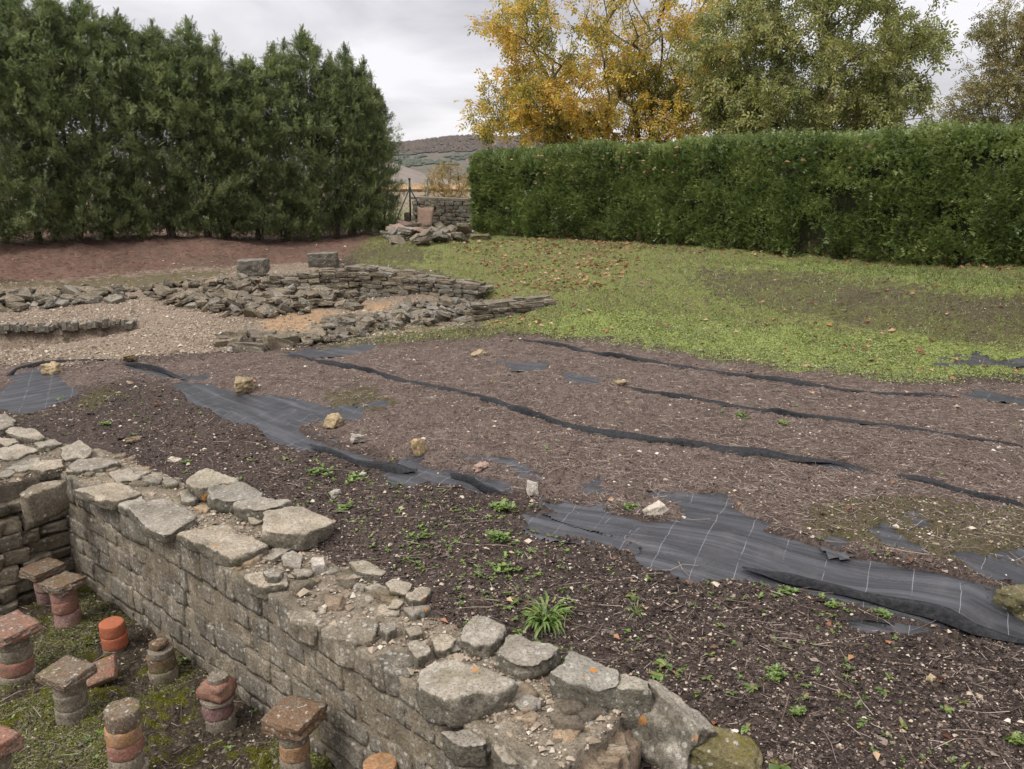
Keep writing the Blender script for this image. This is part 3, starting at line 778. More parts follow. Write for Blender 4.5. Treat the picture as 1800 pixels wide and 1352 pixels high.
for nm, poly in FAB.items():
    pts = np.array([G(u, v) if u < 1850 else atz(u, v, -0.05) for u, v in poly])
    lo = pts[:, :2].min(0) - 0.12; hi = pts[:, :2].max(0) + 0.12
    dist = pts[:, 1].mean(); stp = max(0.022, 0.0042 * dist)
    xs = np.arange(lo[0], hi[0] + stp, stp); yy = np.arange(lo[1], hi[1] + stp, stp)
    Xg, Yg = np.meshgrid(xs, yy)
    hb = base_h(Xg, Yg)
    ins = np.zeros(Xg.shape)
    rr = 0.07 + 0.004 * dist
    for k in range(8):
        a = k * math.pi / 4
        ins += inpoly(Xg + rr * math.cos(a), Yg + rr * math.sin(a), [(p[0], p[1]) for p in pts])
    if nm == 'broad_right': d0, d1 = G(1342, 1005), G(1760, 1115)
    elif nm in ('upper_left', 'left_seam'): d0, d1 = G(330, 690), G(600, 800)
    elif nm == 'far_left': d0, d1 = G(10, 710), G(120, 690)
    else: d0, d1 = G(700, 820), G(900, 868)
    dd = norm((d1 - d0)[:2]); pp = np.array([-dd[1], dd[0]])
    s = Xg * dd[0] + Yg * dd[1]; t = Xg * pp[0] + Yg * pp[1]
    wr = 0.022 * np.maximum(0, 1 - np.abs(vnoise(np.stack([s * .55, t * 4.2 + .4 * s], -1), 49)) * 2.2) ** 3 - .006 + 0.008 * fbm(np.stack([s * 2.2 + t * 1.3, t * 7 - s * .8], -1), 3, 47) + 0.009 * vnoise(np.stack([s * 1.3, t * 14], -1), 41) + 0.006 * vnoise(np.stack([s * 0.9, t * 28], -1), 43) + 0.008 * vnoise(np.stack([s * 2.0, t * 3.0], -1), 44)
    zz_ = hb - 0.006 + wr
    i = np.arange(Xg.size).reshape(Xg.shape)
    q = np.stack([i[:-1, :-1], i[:-1, 1:], i[1:, 1:], i[1:, :-1]], -1).reshape(-1, 4)
    q = q[(ins.ravel() > 0)[q].any(1)]
    used, iv = np.unique(q, return_inverse=True)
    V = np.stack([Xg, Yg, zz_], -1).reshape(-1, 3)[used]
    UV = np.stack([s, t], -1).reshape(-1, 2)[used]
    o = part('weed_fabric', V, iv.reshape(-1, 4), M['fabric'], None, True, uv=UV)
    tag(o, FABLAB[nm], 'weed fabric')

# long folds where two widths of the sheet overlap
FOLDS = [
 ([(890,594),(930,601),(980,609),(1080,627),(1180,643),(1290,661),(1400,676),(1480,686),(1570,693),(1690,700)], .055, 'uppermost long black fold of fabric crossing the bed'),
 ([(1080,677),(1150,692),(1215,702),(1280,713),(1400,731),(1500,743),(1600,756),(1700,771),(1810,790)], .05, 'second black fold from the top, reaching the right edge'),
 ([(495,624),(570,640),(640,653),(700,666),(760,678),(810,690),(860,706),(900,719),(960,738),(1020,755),(1100,769),(1200,783),(1300,797),(1400,809),(1480,820),(1545,832)], .07, 'longest black fold running through the middle of the bed'),
 ([(1560,838),(1610,849),(1660,860),(1720,876),(1810,895)], .05, 'short black fold continuing the longest fold to the right edge'),
 ([(215,640),(270,655),(330,672)], .04, 'black seam sloping down from the pale flat stone'),
 ([(545,786),(600,806),(640,818),(690,828),(740,838)], .06, 'black fold below the large sheet with white lines'),
 ([(780,838),(820,852),(860,868),(892,874)], .045, 'black fold along the lower edge of the torn strip'),
 ([(1296,1006),(1342,1018),(1400,1034),(1450,1047),(1520,1064),(1600,1087),(1700,1116),(1830,1150)], .06, 'rolled black front edge of the broadest sheet'),
 ([(3,664),(24,652),(60,641),(110,637),(200,632)], .05, 'black sheet edge rising behind the far left sheet'),
 ([(1470,1086),(1530,1096),(1580,1108)], .018, 'thin black loose strand below the broad sheet'),
]
for path, w, lab in FOLDS:
    pts = np.array([G(u, v) if 0 <= u < 1850 else atz(u, v, -0.1) for u, v in path])
    L = np.concatenate([[0], np.cumsum(np.linalg.norm(np.diff(pts[:, :2], axis=0), axis=1))])
    nS = max(12, int(L[-1] / 0.06)); s = np.linspace(0, L[-1], nS)
    x = np.interp(s, L, pts[:, 0]); y = np.interp(s, L, pts[:, 1])
    kk = max(3, int(nS / 40)); ker = np.hanning(2 * kk + 3); ker /= ker.sum()
    x = np.convolve(np.pad(x, kk + 1, 'edge'), ker, 'valid'); y = np.convolve(np.pad(y, kk + 1, 'edge'), ker, 'valid')
    x += 0.04 * fbm(np.stack([s * 1.1, s * 0 + w * 100], -1), 3, 61)
    T = norm(np.stack([np.gradient(x), np.gradient(y)], -1)); Nn = np.stack([-T[:, 1], T[:, 0]], -1)
    prof_t = np.array([-1.25, -1.0, -.62, -.2, .2, .6, 1.0, 1.25]); prof_h = np.array([-.5, .1, .75, 1.0, .92, .55, .0, -.5])
    amp = np.clip(0.72 + 1.0 * fbm(np.stack([s * 1.3, s * 0 + 3 + w * 50], -1), 4, 63), 0.38, 1.5) * np.minimum(1, np.minimum(s, s[-1] - s) / (.15 * s[-1]) + 0.02)
    w_ = w * .52
    ww = w_ * (1 + 0.6 * fbm(np.stack([s * 1.5, s * 0 + 9], -1), 2, 66))
    ww = ww * np.clip(np.minimum(s, s[-1] - s) / (.12 * s[-1]), .05, 1) ** .6
    X = x[:, None] + Nn[:, 0:1] * ww[:, None] * prof_t; Yv = y[:, None] + Nn[:, 1:2] * ww[:, None] * prof_t
    hb = base_h(x, y)[:, None] + 0.02
    Zv = hb + prof_h * (w * .66 * amp)[:, None] + 0.007 * vnoise(np.stack([np.repeat(s[:, None] * 6, 8, 1), np.tile(np.arange(8.), (nS, 1))], -1), 68)
    i = np.arange(nS * 8).reshape(nS, 8)
    q = np.stack([i[:-1, :-1], i[:-1, 1:], i[1:, 1:], i[1:, :-1]], -1).reshape(-1, 4)
    tag(part('fabric_fold', np.stack([X, Yv, Zv], -1).reshape(-1, 3), q, M['fold'], None, True), lab, 'fabric fold')

# ------------------------------------------------------------------ stone shapes
def cube_grid(n):
    t = np.linspace(-1, 1, n + 1)
    Vs, Fs, off = [], [], 0
    for ax in range(3):
        for sgn in (-1, 1):
            A, B = np.meshgrid(t, t, indexing='ij')
            c = np.full(A.shape, float(sgn))
            P = [None] * 3; P[ax] = c; P[(ax + 1) % 3] = A; P[(ax + 2) % 3] = B
            Vs.append(np.stack(P, -1).reshape(-1, 3))
            i = np.arange((n + 1) ** 2).reshape(n + 1, n + 1) + off
            q = np.stack([i[:-1, :-1], i[1:, :-1], i[1:, 1:], i[:-1, 1:]], -1).reshape(-1, 4)
            if sgn < 0: q = q[:, ::-1]
            Fs.append(q); off += (n + 1) ** 2
    V = np.concatenate(Vs); q = np.concatenate(Fs)
    key = np.round(V * 1000).astype(int)
    _, first, iv = np.unique(key, axis=0, return_index=True, return_inverse=True)
    return V[first], iv.reshape(-1)[q]
CG = {n: cube_grid(n) for n in (3, 4, 6, 8, 16)}
def rock(dim, seed, n=4, rnd=0.28, amp=0.12, freq=1.6, shear=0.15):
    V, q = CG[n]
    rs = np.random.RandomState(seed)
    V = V.copy()
    # uneven corners: every corner pulled by its own amount
    k = 1 + rs.uniform(-shear, shear, (2, 2, 2, 3))
    w = (V + 1) / 2
    def tri(c):
        r = 0
        for i in (0, 1):
            for j in (0, 1):
                for l in (0, 1):
                    r = r + c[i, j, l] * (w[:, 0:1] if i else 1 - w[:, 0:1]) * (w[:, 1:2] if j else 1 - w[:, 1:2]) * (w[:, 2:3] if l else 1 - w[:, 2:3])
        return r
    s = V * (1 - rnd) + norm(V) * rnd * 1.25
    s = s * tri(k)
    nn = norm(V)
    s = s + nn * (amp * fbm(V * freq + seed * 3.1, 3, seed))[:, None]
    s = s * np.array(dim) / 2
    if n >= 16:
        s = s + nn * (.013 * fbm(s * 11 + seed, 3, seed + 1) - .012 * np.abs(fbm(s * 19 + seed, 2, seed + 2)) + .004 * vnoise(s * 60, seed + 3))[:, None] * min(1.0, min(dim) / .15)
    return s, q
def resample(poly, m):
    P = np.asarray(poly, float)
    for _ in range(1):
        Q = np.roll(P, -1, 0); P = np.stack([P * .91 + Q * .09, P * .09 + Q * .91], 1).reshape(-1, 2)
    C = np.concatenate([P, P[:1]]); L = np.concatenate([[0], np.cumsum(np.linalg.norm(np.diff(C, axis=0), axis=1))])
    s = np.linspace(0, L[-1], m, endpoint=False)
    return np.stack([np.interp(s, L, C[:, 0]), np.interp(s, L, C[:, 1])], -1)
def slab(poly, top, th, seed, tilt=(0, 0), m=64, amp=1.0):
    """a rough block whose upper outline is the polygon (world x, y)"""
    P = resample(poly, m)
    if ((np.roll(P, -1, 0) - P)[:, 0] * (np.roll(P, -1, 0) + P)[:, 1]).sum() > 0: P = P[::-1]
    c = P.mean(0); rs = np.random.RandomState(seed)
    rr = [(.15, 0), (.3, 0), (.45, 0), (.6, 0), (.72, 0), (.82, 0), (.9, 0), (.955, -.002), (.99, -.008), (1.005, -.12 * th - .004), (1.012, -.25 * th), (1.01, -.4 * th), (1.005, -.55 * th), (.99, -.72 * th), (.98, -.88 * th), (.95, -th), (.6, -th)]
    V = [np.array([[c[0], c[1], top]])]
    for r, z in rr:
        p = c + (P - c) * r
        V.append(np.concatenate([p, np.full((m, 1), top + z)], 1))
    V = np.concatenate(V)
    k = np.arange(m); k2 = (k + 1) % m
    tri = np.stack([np.zeros(m, int), 1 + k, 1 + k2], -1)
    q = np.concatenate([np.stack([1 + j * m + k, 1 + (j + 1) * m + k, 1 + (j + 1) * m + k2, 1 + j * m + k2], -1) for j in range(len(rr) - 1)])
    d = V - np.array([c[0], c[1], top])
    out = np.concatenate([norm(d[:, :2]) * np.minimum(1, np.linalg.norm(d[:, :2], axis=1) * 6)[:, None], np.zeros((len(V), 1))], 1)
    side = sstep(-d[:, 2], 0.0, 0.03)
    V = V + out * (amp * (0.020 * fbm(V * 8, 3, seed) - 0.016 * np.abs(fbm(V * 14, 3, seed + 8)) + 0.006 * vnoise(V * 55, seed + 9)))[:, None]
    lay = 0.012 * vnoise(np.concatenate([V[:, :2] * 5, V[:, 2:] * 40], 1), seed + 5)
    V = V + out * (lay * side)[:, None]
    V[:, 2] += (1 - side) * amp * (0.016 * fbm(V * 6, 3, seed + 3) - 0.014 * np.abs(fbm(V * 13, 3, seed + 6)) + 0.004 * vnoise(V * 45, seed + 4))
    V[:, 2] += d[:, 0] * tilt[0] + d[:, 1] * tilt[1]
    return V, [tri, q]
def loft_core(P0, P1, thick, zb, ztop, nseg, amp, seed, back=None):
    """mortared body of a wall between two points; back = direction of its depth"""
    P0 = np.array(P0, float); P1 = np.array(P1, float); D = norm(P1 - P0); L = np.linalg.norm(P1 - P0)
    Nn = np.array([-D[1], D[0]]) if back is None else np.array(back)
    prof = []
    for t in np.linspace(0, 1, 22): prof.append((0.0, t, 0))
    for t in np.linspace(0, 1, 18)[1:]: prof.append((t, 1.0, 1))
    for t in np.linspace(1, 0, 8)[1:]: prof.append((1.0, t, 2))
    prof = np.array(prof); npf = len(prof)
    s = np.linspace(0, 1, nseg)
    s2 = np.concatenate([[0.002], s, [0.998]])
    zt = np.interp(s2, np.linspace(0, 1, len(ztop)), ztop)
    V = np.zeros((len(s2), npf, 3))
    shrink = np.ones(len(s2)); shrink[0] = shrink[-1] = 0.03
    for j in range(npf):
        dd, h, _ = prof[j]
        dd = 0.5 + (dd - 0.5) * shrink; hh = h * shrink + (1 - shrink) * 0.5
        p = P0[None] + D[None] * (s2 * L)[:, None] + Nn[None] * (dd * thick)[:, None]
        V[:, j, :2] = p; V[:, j, 2] = zb + (zt - zb) * hh
    V = V.reshape(-1, 3)
    nrm_ = np.zeros_like(V); kind = np.tile(prof[:, 2], len(s2))
    nrm_[kind == 0, :2] = -Nn; nrm_[kind == 1, 2] = 1; nrm_[kind == 2, :2] = Nn
    V = V + nrm_ * (amp * fbm(V * 7, 4, seed) * 0.9 + amp * 0.5 * vnoise(V * 30, seed + 3))[:, None]
    i = np.arange(len(s2) * npf).reshape(len(s2), npf)
    q = np.stack([i[:-1, :-1], i[1:, :-1], i[1:, 1:], i[:-1, 1:]], -1).reshape(-1, 4)
    return V, q

# ------------------------------------------------------------------ the near wall
def wp(s, d, z=None):
    p = W0 + WD * s + WN * d
    return p if z is None else np.array([p[0], p[1], z])
WTH = 0.60
wall = thing('stone_wall', 'long weathered masonry wall of the sunken brick pillar room', 'wall', (*wp(2.5, .3), FLOOR))
V, q = loft_core(wp(-0.35, 0.008), wp(WL - 0.02, 0.008), WTH - 0.008, FLOOR - 0.15, [-.17, -.165, -.165, -.165, -.175, -.205, -.235, -.27, -.30, -.33], 300, 0.016, 71, WN)
part('mortar_core', V, q, M['wall_mortar'], wall, True)
def wtop(s):
    return float(np.interp(s / WL, np.linspace(0, 1, 10), [-.17, -.165, -.165, -.165, -.175, -.205, -.235, -.27, -.30, -.33]))
rs = np.random.RandomState(3)
ANGW = math.atan2(WD[1], WD[0])
z = FLOOR - 0.06; row = 0
while True:
    hrow = rs.uniform(.125, .20) if row else .17
    if z > -.30: break
    s = -0.05 + rs.uniform(-.15, 0)
    while s < WL - .02:
        L = rs.uniform(.13, .42) * rs.choice([.7, 1, 1])
        if s + L > WL - .02: L = WL - .02 - s + .01
        zt_ = wtop(min(max(s + L / 2, 0), WL)) - .0
        top = min(z + hrow + rs.uniform(-.03, .03), zt_ + rs.uniform(-.02, .01))
        if z + hrow > zt_ - .09: top = zt_ + rs.uniform(-.02, .015)
        h = top - z
        if h > .05 and L > .07:
            gap = rs.uniform(.008, .022)
            V, q = rock((L - gap, .17, h - gap), int(rs.randint(1e6)), 6, .055, .02, 2.0, .08)
            V = V + norm(V * np.array([1 / L, 1 / .17, 1 / h])) * (.011 * fbm(V * 11 + s * 7 + z * 5, 3, 19) - .006 * np.abs(vnoise(V * 34 + s * 7, 23)))[:, None]
            rr_ = rs.uniform(-.045, .045); V = np.stack([V[:, 0] * math.cos(rr_) - V[:, 2] * math.sin(rr_), V[:, 1], V[:, 0] * math.sin(rr_) + V[:, 2] * math.cos(rr_)], -1)
            th_ = ANGW + rs.uniform(-.04, .04); c, sn = math.cos(th_), math.sin(th_)
            W_ = np.stack([V[:, 0] * c - V[:, 1] * sn, V[:, 0] * sn + V[:, 1] * c, V[:, 2]], -1)
            pr = rs.uniform(-.012, .014)
            ctr = wp(s + L / 2, .085 - pr, z + h / 2)
            o = part('stone', W_ + ctr, q, M['face'], wall, True)
            if row == 5 and 0.2 < s < 0.45: o.data.materials[0] = M['block']
        s += L
    z += hrow; row += 1
# broken left cross wall
crossN = np.array([WD[0], WD[1]])
cross = thing('cross_wall', 'stepped rubble cross wall at the left edge meeting the long wall', 'wall', (*(W0 - WN * .9), FLOOR))
CW0 = W0 - WN * 2.1; CW1 = W0 + WN * .35
V, q = loft_core(CW0 + WD * .02, CW1 + WD * .02, 1.15, FLOOR - .15, [-.2, -.18, -.17, -.15, -.15], 120, 0.03, 91, -WD)
part('mortar_core', V, q, M['mortar'], cross, True)
z = FLOOR - 0.05
for row in range(7):
    hrow = rs.uniform(.12, .19); s = -.02
    outp = (6 - row) * .045
    while s < 2.0:
        L = rs.uniform(.16, .38)
        L *= rs.uniform(.6, 1.15); V, q = rock((L, .28, hrow * rs.uniform(.6, 1.15)), int(rs.randint(1e6)), 6, .10, .11, 1.9, .22)
        th_ = math.atan2(WN[1], WN[0]) + rs.uniform(-.3, .3); c, sn = math.cos(th_), math.sin(th_)
        W_ = np.stack([V[:, 0] * c - V[:, 1] * sn, V[:, 0] * sn + V[:, 1] * c, V[:, 2]], -1)
        ctr2 = W0 - WN * (s + L / 2) + WD * (outp * rs.uniform(.6, 1.3) * min(1, s / .4) - .02)
        o = part('stone', W_ + np.array([ctr2[0], ctr2[1], z + hrow / 2]), q, M['ruin'], cross, True)
        s += L
    z += hrow

# cap stones, outlined on the photograph, laid at wall height
CAPS = [  # outline, top height, thickness, material
 ([(463,897),(530,888),(587,910),(533,937),(480,935),(458,927)], -.03, .15, 'cap'),
 ([(310,938),(397,919),(477,953),(410,978),(360,961)], -.09, .11, 'cap'),
 ([(220,890),(293,872),(343,900),(342,910),(293,938),(258,927)], -.10, .10, 'cap'),
 ([(127,857),(207,841),(253,866),(200,884),(160,871)], -.11, .10, 'cap'),
 ([(198,880),(246,866),(262,884),(222,894)], -.13, .09, 'cap'),
 ([(323,840),(363,823),(423,843),(362,857),(330,852)], -.02, .15, 'cap'),
 ([(362,857),(423,843),(462,860),(458,867),(400,878),(367,874)], -.03, .14, 'cap'),
 ([(405,880),(460,868),(520,884),(467,894),(420,894)], -.05, .12, 'cap'),
 ([(120,818),(140,804),(166,803),(213,811),(184,820),(133,826)], -.10, .09, 'cap'),
 ([(247,827),(290,829),(312,847),(285,845)], -.15, .08, 'cap'),
 ([(190,829),(227,820),(250,836),(205,846)], -.12, .09, 'cap'),
 ([(35,868),(62,849),(120,840),(98,855),(84,860),(50,872)], -.11, .27, 'ruin'),
 ([(-14,724),(10,722),(27,738),(24,747),(0,757),(-20,752)], -.06, .14, 'cap'),
 ([(13,749),(64,753),(80,764),(66,770),(40,768),(9,760)], -.08, .10, 'cap'),
 ([(53,776),(93,769),(111,780),(73,785)], -.10, .09, 'cap'),
 ([(102,787),(142,772),(166,791),(155,800),(111,803)], -.08, .12, 'cap'),
 ([(-8,792),(33,780),(66,789),(33,801),(0,805)], -.10, .12, 'cap'),
 ([(5,822),(30,808),(73,800),(71,818),(40,832)], -.12, .16, 'cap'),
 ([(49,821),(73,806),(111,804),(113,816),(71,827)], -.10, .12, 'cap'),
 ([(-30,835),(2,818),(10,838),(-10,850)], -.16, .2, 'cap'),
 ([(-20,772),(8,764),(40,772),(10,784)], -.12, .09, 'cap'),
 ([(729,1176),(768,1161),(842,1167),(911,1193),(893,1209),(797,1232),(741,1216)], -.16, .19, 'cap'),
 ([(870,1148),(898,1106),(987,1136),(972,1159),(905,1168)], -.19, .15, 'cap'),
 ([(806,1118),(834,1073),(894,1099),(862,1138),(830,1135)], -.20, .13, 'cap'),
 ([(960,1181),(1007,1140),(1097,1183),(1090,1202),(1050,1207)], -.17, .24, 'cap'),
 ([(1062,1190),(1098,1178),(1142,1198),(1146,1212),(1088,1212)], -.19, .27, 'mossy'),
 ([(664,1100),(672,1090),(695,1092),(698,1107),(678,1116)], -.20, .13, 'cap'),
 ([(712,1104),(722,1098),(742,1100),(744,1111),(722,1117)], -.22, .1, 'cap'),
 ([(712,1130),(724,1122),(748,1123),(758,1145),(732,1160)], -.20, .15, 'cap'),
 ([(755,1120),(782,1108),(804,1118),(795,1138),(766,1142)], -.21, .13, 'cap'),
 ([(675,1022),(690,1012),(728,1024),(715,1043),(686,1040)], -.18, .1, 'cap'),
 ([(712,1045),(735,1026),(760,1032),(745,1051),(722,1053)], -.17, .12, 'cap'),
 ([(612,988),(640,982),(682,1000),(672,1010),(630,1004)], -.16, .09, 'cap'),
 ([(546,980),(570,976),(572,992),(550,998)], -.15, .1, 'white'),
 ([(493,973),(515,966),(534,975),(528,992),(498,994)], -.16, .11, 'cap'),
 ([(450,975),(500,958),(515,962),(480,985)], -.17, .09, 'cap'),
 ([(425,1008),(462,1000),(506,1010),(505,1022),(465,1030),(440,1022)], -.16, .11, 'cap'),
 ([(462,1004),(478,996),(500,1004),(490,1014),(468,1014)], -.12, .08, 'cap'),
 ([(780,1062),(806,1054),(828,1066),(800,1076)], -.22, .08, 'cap'),
 ([(565,1096),(600,1085),(662,1094),(655,1120),(620,1130),(570,1112)], -.22, .20, 'face'),
 ([(500,1070),(540,1062),(566,1085),(555,1100),(512,1090)], -.22, .16, 'face'),
 ([(660,1150),(700,1138),(728,1158),(718,1180),(680,1176)], -.25, .18, 'face'),
 ([(770,1282),(830,1278),(862,1292),(855,1306),(800,1306)], -.33, .15, 'cap'),
 ([(862,1312),(890,1300),(960,1322),(950,1340),(890,1338)], -.35, .15, 'cap'),
 ([(972,1330),(1000,1322),(1012,1345),(985,1352)], -.36, .14, 'cap'),
 ([(315,862),(335,858),(352,872),(340,884),(318,880)], -.12, .1, 'cap'),
 ([(428,900),(452,893),(462,915),(440,918)], -.13, .1, 'cap'),
]
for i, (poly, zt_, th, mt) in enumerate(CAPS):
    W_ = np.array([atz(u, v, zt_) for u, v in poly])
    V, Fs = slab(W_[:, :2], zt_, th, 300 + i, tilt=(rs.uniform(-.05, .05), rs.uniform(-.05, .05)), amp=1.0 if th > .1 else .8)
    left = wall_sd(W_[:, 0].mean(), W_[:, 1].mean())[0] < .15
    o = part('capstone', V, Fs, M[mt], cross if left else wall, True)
# smaller broken stones bedded between the caps
capuv = [poly for poly, *_ in CAPS]
k = 0; tries = 0
while k < 95 and tries < 3000:
    tries += 1
    s_ = rs.uniform(-.2, WL - .15); d_ = rs.uniform(.04, WTH + .03)
    p = wp(s_, d_, wtop(min(max(s_, 0), WL)) + rs.uniform(-.025, .012))
    u, v, _ = proj(p)
    if any(inpoly(np.array(u + a), np.array(v + b_), poly) for poly in capuv for a, b_ in ((0, 0), (-8, 0), (8, 0), (0, 14))): continue
    dm = rs.uniform(.05, .17)
    V, q = rock((dm, dm * rs.uniform(.5, .9), dm * rs.uniform(.3, .55)), 2500 + k, 4, .16, .2, 1.5, .35)
    a = rs.uniform(0, 6.28); Rm = rotz(np.array([a]))[0]
    part('rubble_stone', V @ Rm.T + p, q, M[('cap', 'lime', 'mortar', 'cap')[k % 4]], wall, True); k += 1
k = 0; tries = 0
while k < 60 and tries < 3000:
    tries += 1
    p = wp(rs.uniform(-1.1, .05), rs.uniform(-1.6, .3), -.16 + rs.uniform(-.02, .02)); u, v, _ = proj(p)
    if any(inpoly(np.array(u + a), np.array(v + b_), poly) for poly in capuv for a, b_ in ((0, 0), (0, 10))): continue
    dm = rs.uniform(.08, .22)
    V, q = rock((dm, dm * rs.uniform(.6, .9), dm * rs.uniform(.3, .6)), 2700 + k, 4, .16, .2, 1.5, .3)
    Rm = rotz(np.array([rs.uniform(0, 6.28)]))[0]
    part('rubble_stone', V @ Rm.T + p, q, M[('cap', 'ruin', 'cap', 'lime')[k % 4]], cross, True); k += 1
# orange lichen on two of them
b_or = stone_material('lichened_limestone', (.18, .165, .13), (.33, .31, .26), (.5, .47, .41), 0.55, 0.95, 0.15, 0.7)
for o in list(wall.children):
    if o.name.startswith('capstone'):
        p = np.array(o.location) + np.array(wall.location)
        u, v, _ = proj(p)
        if (940 < u < 1110 and 1150 < v < 1260) or (355 < u < 465 and 835 < v < 885):
            o.data.materials[0] = b_or; o['label'] = 'pale cap stone spotted with orange lichen'
# leaning and fallen blocks past the broken end
def free_rock(name, label, cat, u, v, dims, rot, mat, seed, sink=.25, z=None, n=16, group=None, **k):
    p = G(u, v) if z is None else atz(u, v, z)
    V, q = rock(dims, seed, n, **k)
    o = link(name, mesh_np(name, V, q, M[mat], True), None, (p[0], p[1], p[2] + dims[2] * (.5 - sink)), rot)
    return tag(o, label, cat, group)
free_rock('fallen_block', 'large leaning grey slab propped below the broken wall end', 'stone', 1172, 1282, (.50, .20, .34), (-.5, .25, -.75), 'cap', 41, z=-.43, sink=.5, rnd=.10, amp=.18, shear=.25)
free_rock('fallen_block', 'moss topped grey stone lying lowest right of the leaning slab', 'stone', 1275, 1335, (.38, .22, .16), (.1, .1, -.5), 'mossy', 42, z=-.50, sink=.4, rnd=.2, amp=.1)
V, q = loft_core(wp(WL - .35, .08), wp(WL + .10, .12), .5, FLOOR, [-.33, -.36, -.45], 60, .05, 97, WN)
part('crumbled_mortar', V, q, M['lime'], wall, True)
for i in range(15):
    u_, v_ = rs.uniform(985, 1085), rs.uniform(1265, 1350)
    c3 = wp(WL + rs.uniform(.02, .10), rs.uniform(.05, .55), rs.uniform(-.75, -.38))
    V, q = rock(rs.uniform(.05, .13, 3), 1700 + i, 8, .1, .2, 1.6, .3)
    part('broken_stone', V + c3, q, M['lime'] if i % 3 else M['cap'], wall, True)
# loose lime rubble and earth lying on the wall top
n = 9000
s = RS.uniform(-.1, WL, n); d = RS.uniform(.06, WTH + .02, n)
pos = np.stack([W0[0] + WD[0] * s + WN[0] * d, W0[1] + WD[1] * s + WN[1] * d, np.interp(s / WL, np.linspace(0, 1, 10), [-.17, -.165, -.165, -.165, -.175, -.205, -.235, -.27, -.30, -.33]) + .004], -1)
dens = 0.35 + 0.65 * (sstep(s, 1.9, 2.2) * sstep(s, 3.6, 3.2) + sstep(s, 4.4, 4.7)) + .25 * vnoise(pos * 3, 5)
k = RS.rand(n) < dens; pos = pos[k]
gv, gf = np.array([[1, 0, 0], [-.6, .8, 0], [-.5, -.8, 0], [.1, .05, .8], [0, 0, -.7], [.5, -.6, .35]], float), np.array([[0, 1, 3], [1, 2, 3], [2, 5, 3], [5, 0, 3], [1, 0, 4], [2, 1, 4], [5, 2, 4], [0, 5, 4]])
gf = gf[:4]      # crumbs lie on the ground, no underside
s = RS.uniform(-1.1, .1, 3000); d = RS.uniform(-2.0, .3, 3000)
pos = np.concatenate([pos, np.stack([W0[0] + WD[0] * s + WN[0] * d, W0[1] + WD[1] * s + WN[1] * d, np.full(3000, -.150)], -1)])
sz = np.exp(RS.normal(math.log(.0085), .6, len(pos)))
V, Fa = inst(gv, gf, pos, rotz(RS.rand(len(pos)) * 6.3), np.stack([sz, sz * RS.uniform(.6, 1, len(pos)), sz * RS.uniform(.5, 1, len(pos))], -1))
o = part('loose_rubble', V, Fa, M['grit'], wall); o['kind'] = 'stuff'

# ------------------------------------------------------------------ brick pillars of the sunken floor
def disc(r, h, seed, m=28, rough=1.0):
    a = np.arange(m) / m * 2 * math.pi
    prof = [(.0, .5), (.5, .5), (.86, .5), (.965, .485), (1.0, .43), (1.0, .2), (1.0, -.2), (.995, -.42), (.96, -.49), (.5, -.5)]
    V = [np.array([[0, 0, h / 2]])]
    for rr, zz in prof[1:]:
        V.append(np.stack([np.cos(a) * rr * r, np.sin(a) * rr * r, np.full(m, zz * h)], -1))
    V = np.concatenate(V)
    k = np.arange(m); k2 = (k + 1) % m
    tri = np.stack([np.zeros(m, int), 1 + k, 1 + k2], -1)
    q = np.concatenate([np.stack([1 + j * m + k, 1 + (j + 1) * m + k, 1 + (j + 1) * m + k2, 1 + j * m + k2], -1) for j in range(len(prof) - 2)])
    w = rough * r * (.075 * fbm(V / r * 1.1 + seed, 2, seed) + .05 * vnoise(V / r * 4 + seed, seed + 1) - .05 * np.abs(vnoise(V / r * 2.3 + seed, seed + 2)))
    V = V + np.concatenate([norm(V[:, :2]) * w[:, None] * (np.linalg.norm(V[:, :2], axis=1) > .3 * r)[:, None], (w * .4)[:, None]], 1)
    return V, [tri, q]
def pillar(label, u, v, items, yaw=0.0, tilt=(0, 0), zf=FLOOR + .01):
    """items from the floor up: ('disc', radius, height, material) or ('tile', lx, ly, h, material)"""
    p = atz(u, v, zf)
    t = thing('brick_pillar', label, 'pillar', tuple(p), 'stub pillars of the sunken room')
    z = -.03
    for k, it in enumerate(items):
        sd = int(rs.randint(1e6))
        if it[0] == 'disc':
            V, Fs = disc(it[1], it[2], sd, rough=it[4] if len(it) > 4 else 1.0)
            h = it[2]; nm = 'disc'; mt = it[3]; yw = rs.uniform(0, 6)
        elif it[0] == 'lump':
            V, Fs = rock((it[1] * 2, it[1] * 2, it[2]), sd, 6, .5, .22, 1.3, .2); h = it[2]; nm = 'broken_disc'; mt = it[3]; yw = rs.uniform(0, 6)
        else:
            V, Fs = rock((it[1], it[2], it[3]), sd, 16, .05, .07, 2.4, .09); h = it[3]; nm = 'tile'; mt = it[4]; yw = yaw
        link(nm, mesh_np(nm, V, Fs, M[mt], True), t, (rs.uniform(-.008, .008), rs.uniform(-.008, .008), z + h / 2), (rs.uniform(-.025, .025) + (tilt[0] if nm == 'tile' else 0), rs.uniform(-.025, .025) + (tilt[1] if nm == 'tile' else 0), yw))
        z += h - .002
    return t
pillar('hindmost pillar with mossy square tile, half hidden behind its neighbour', 84, 1058, [('disc', .083, .16, 'brick_mauve'), ('disc', .083, .09, 'brick_pink'), ('disc', .083, .07, 'brick_pink'), ('tile', .31, .27, .075, 'tile_brown')], ANGW + .15, (.03, -.05))
pillar('pillar of three pink discs under a mossy square tile near the cross wall', 119, 1095, [('disc', .105, .16, 'brick_pink'), ('disc', .104, .105, 'brick_red'), ('disc', .103, .11, 'brick_pink'), ('tile', .31, .27, .075, 'tile_brown')], ANGW + .2, (.04, -.06))
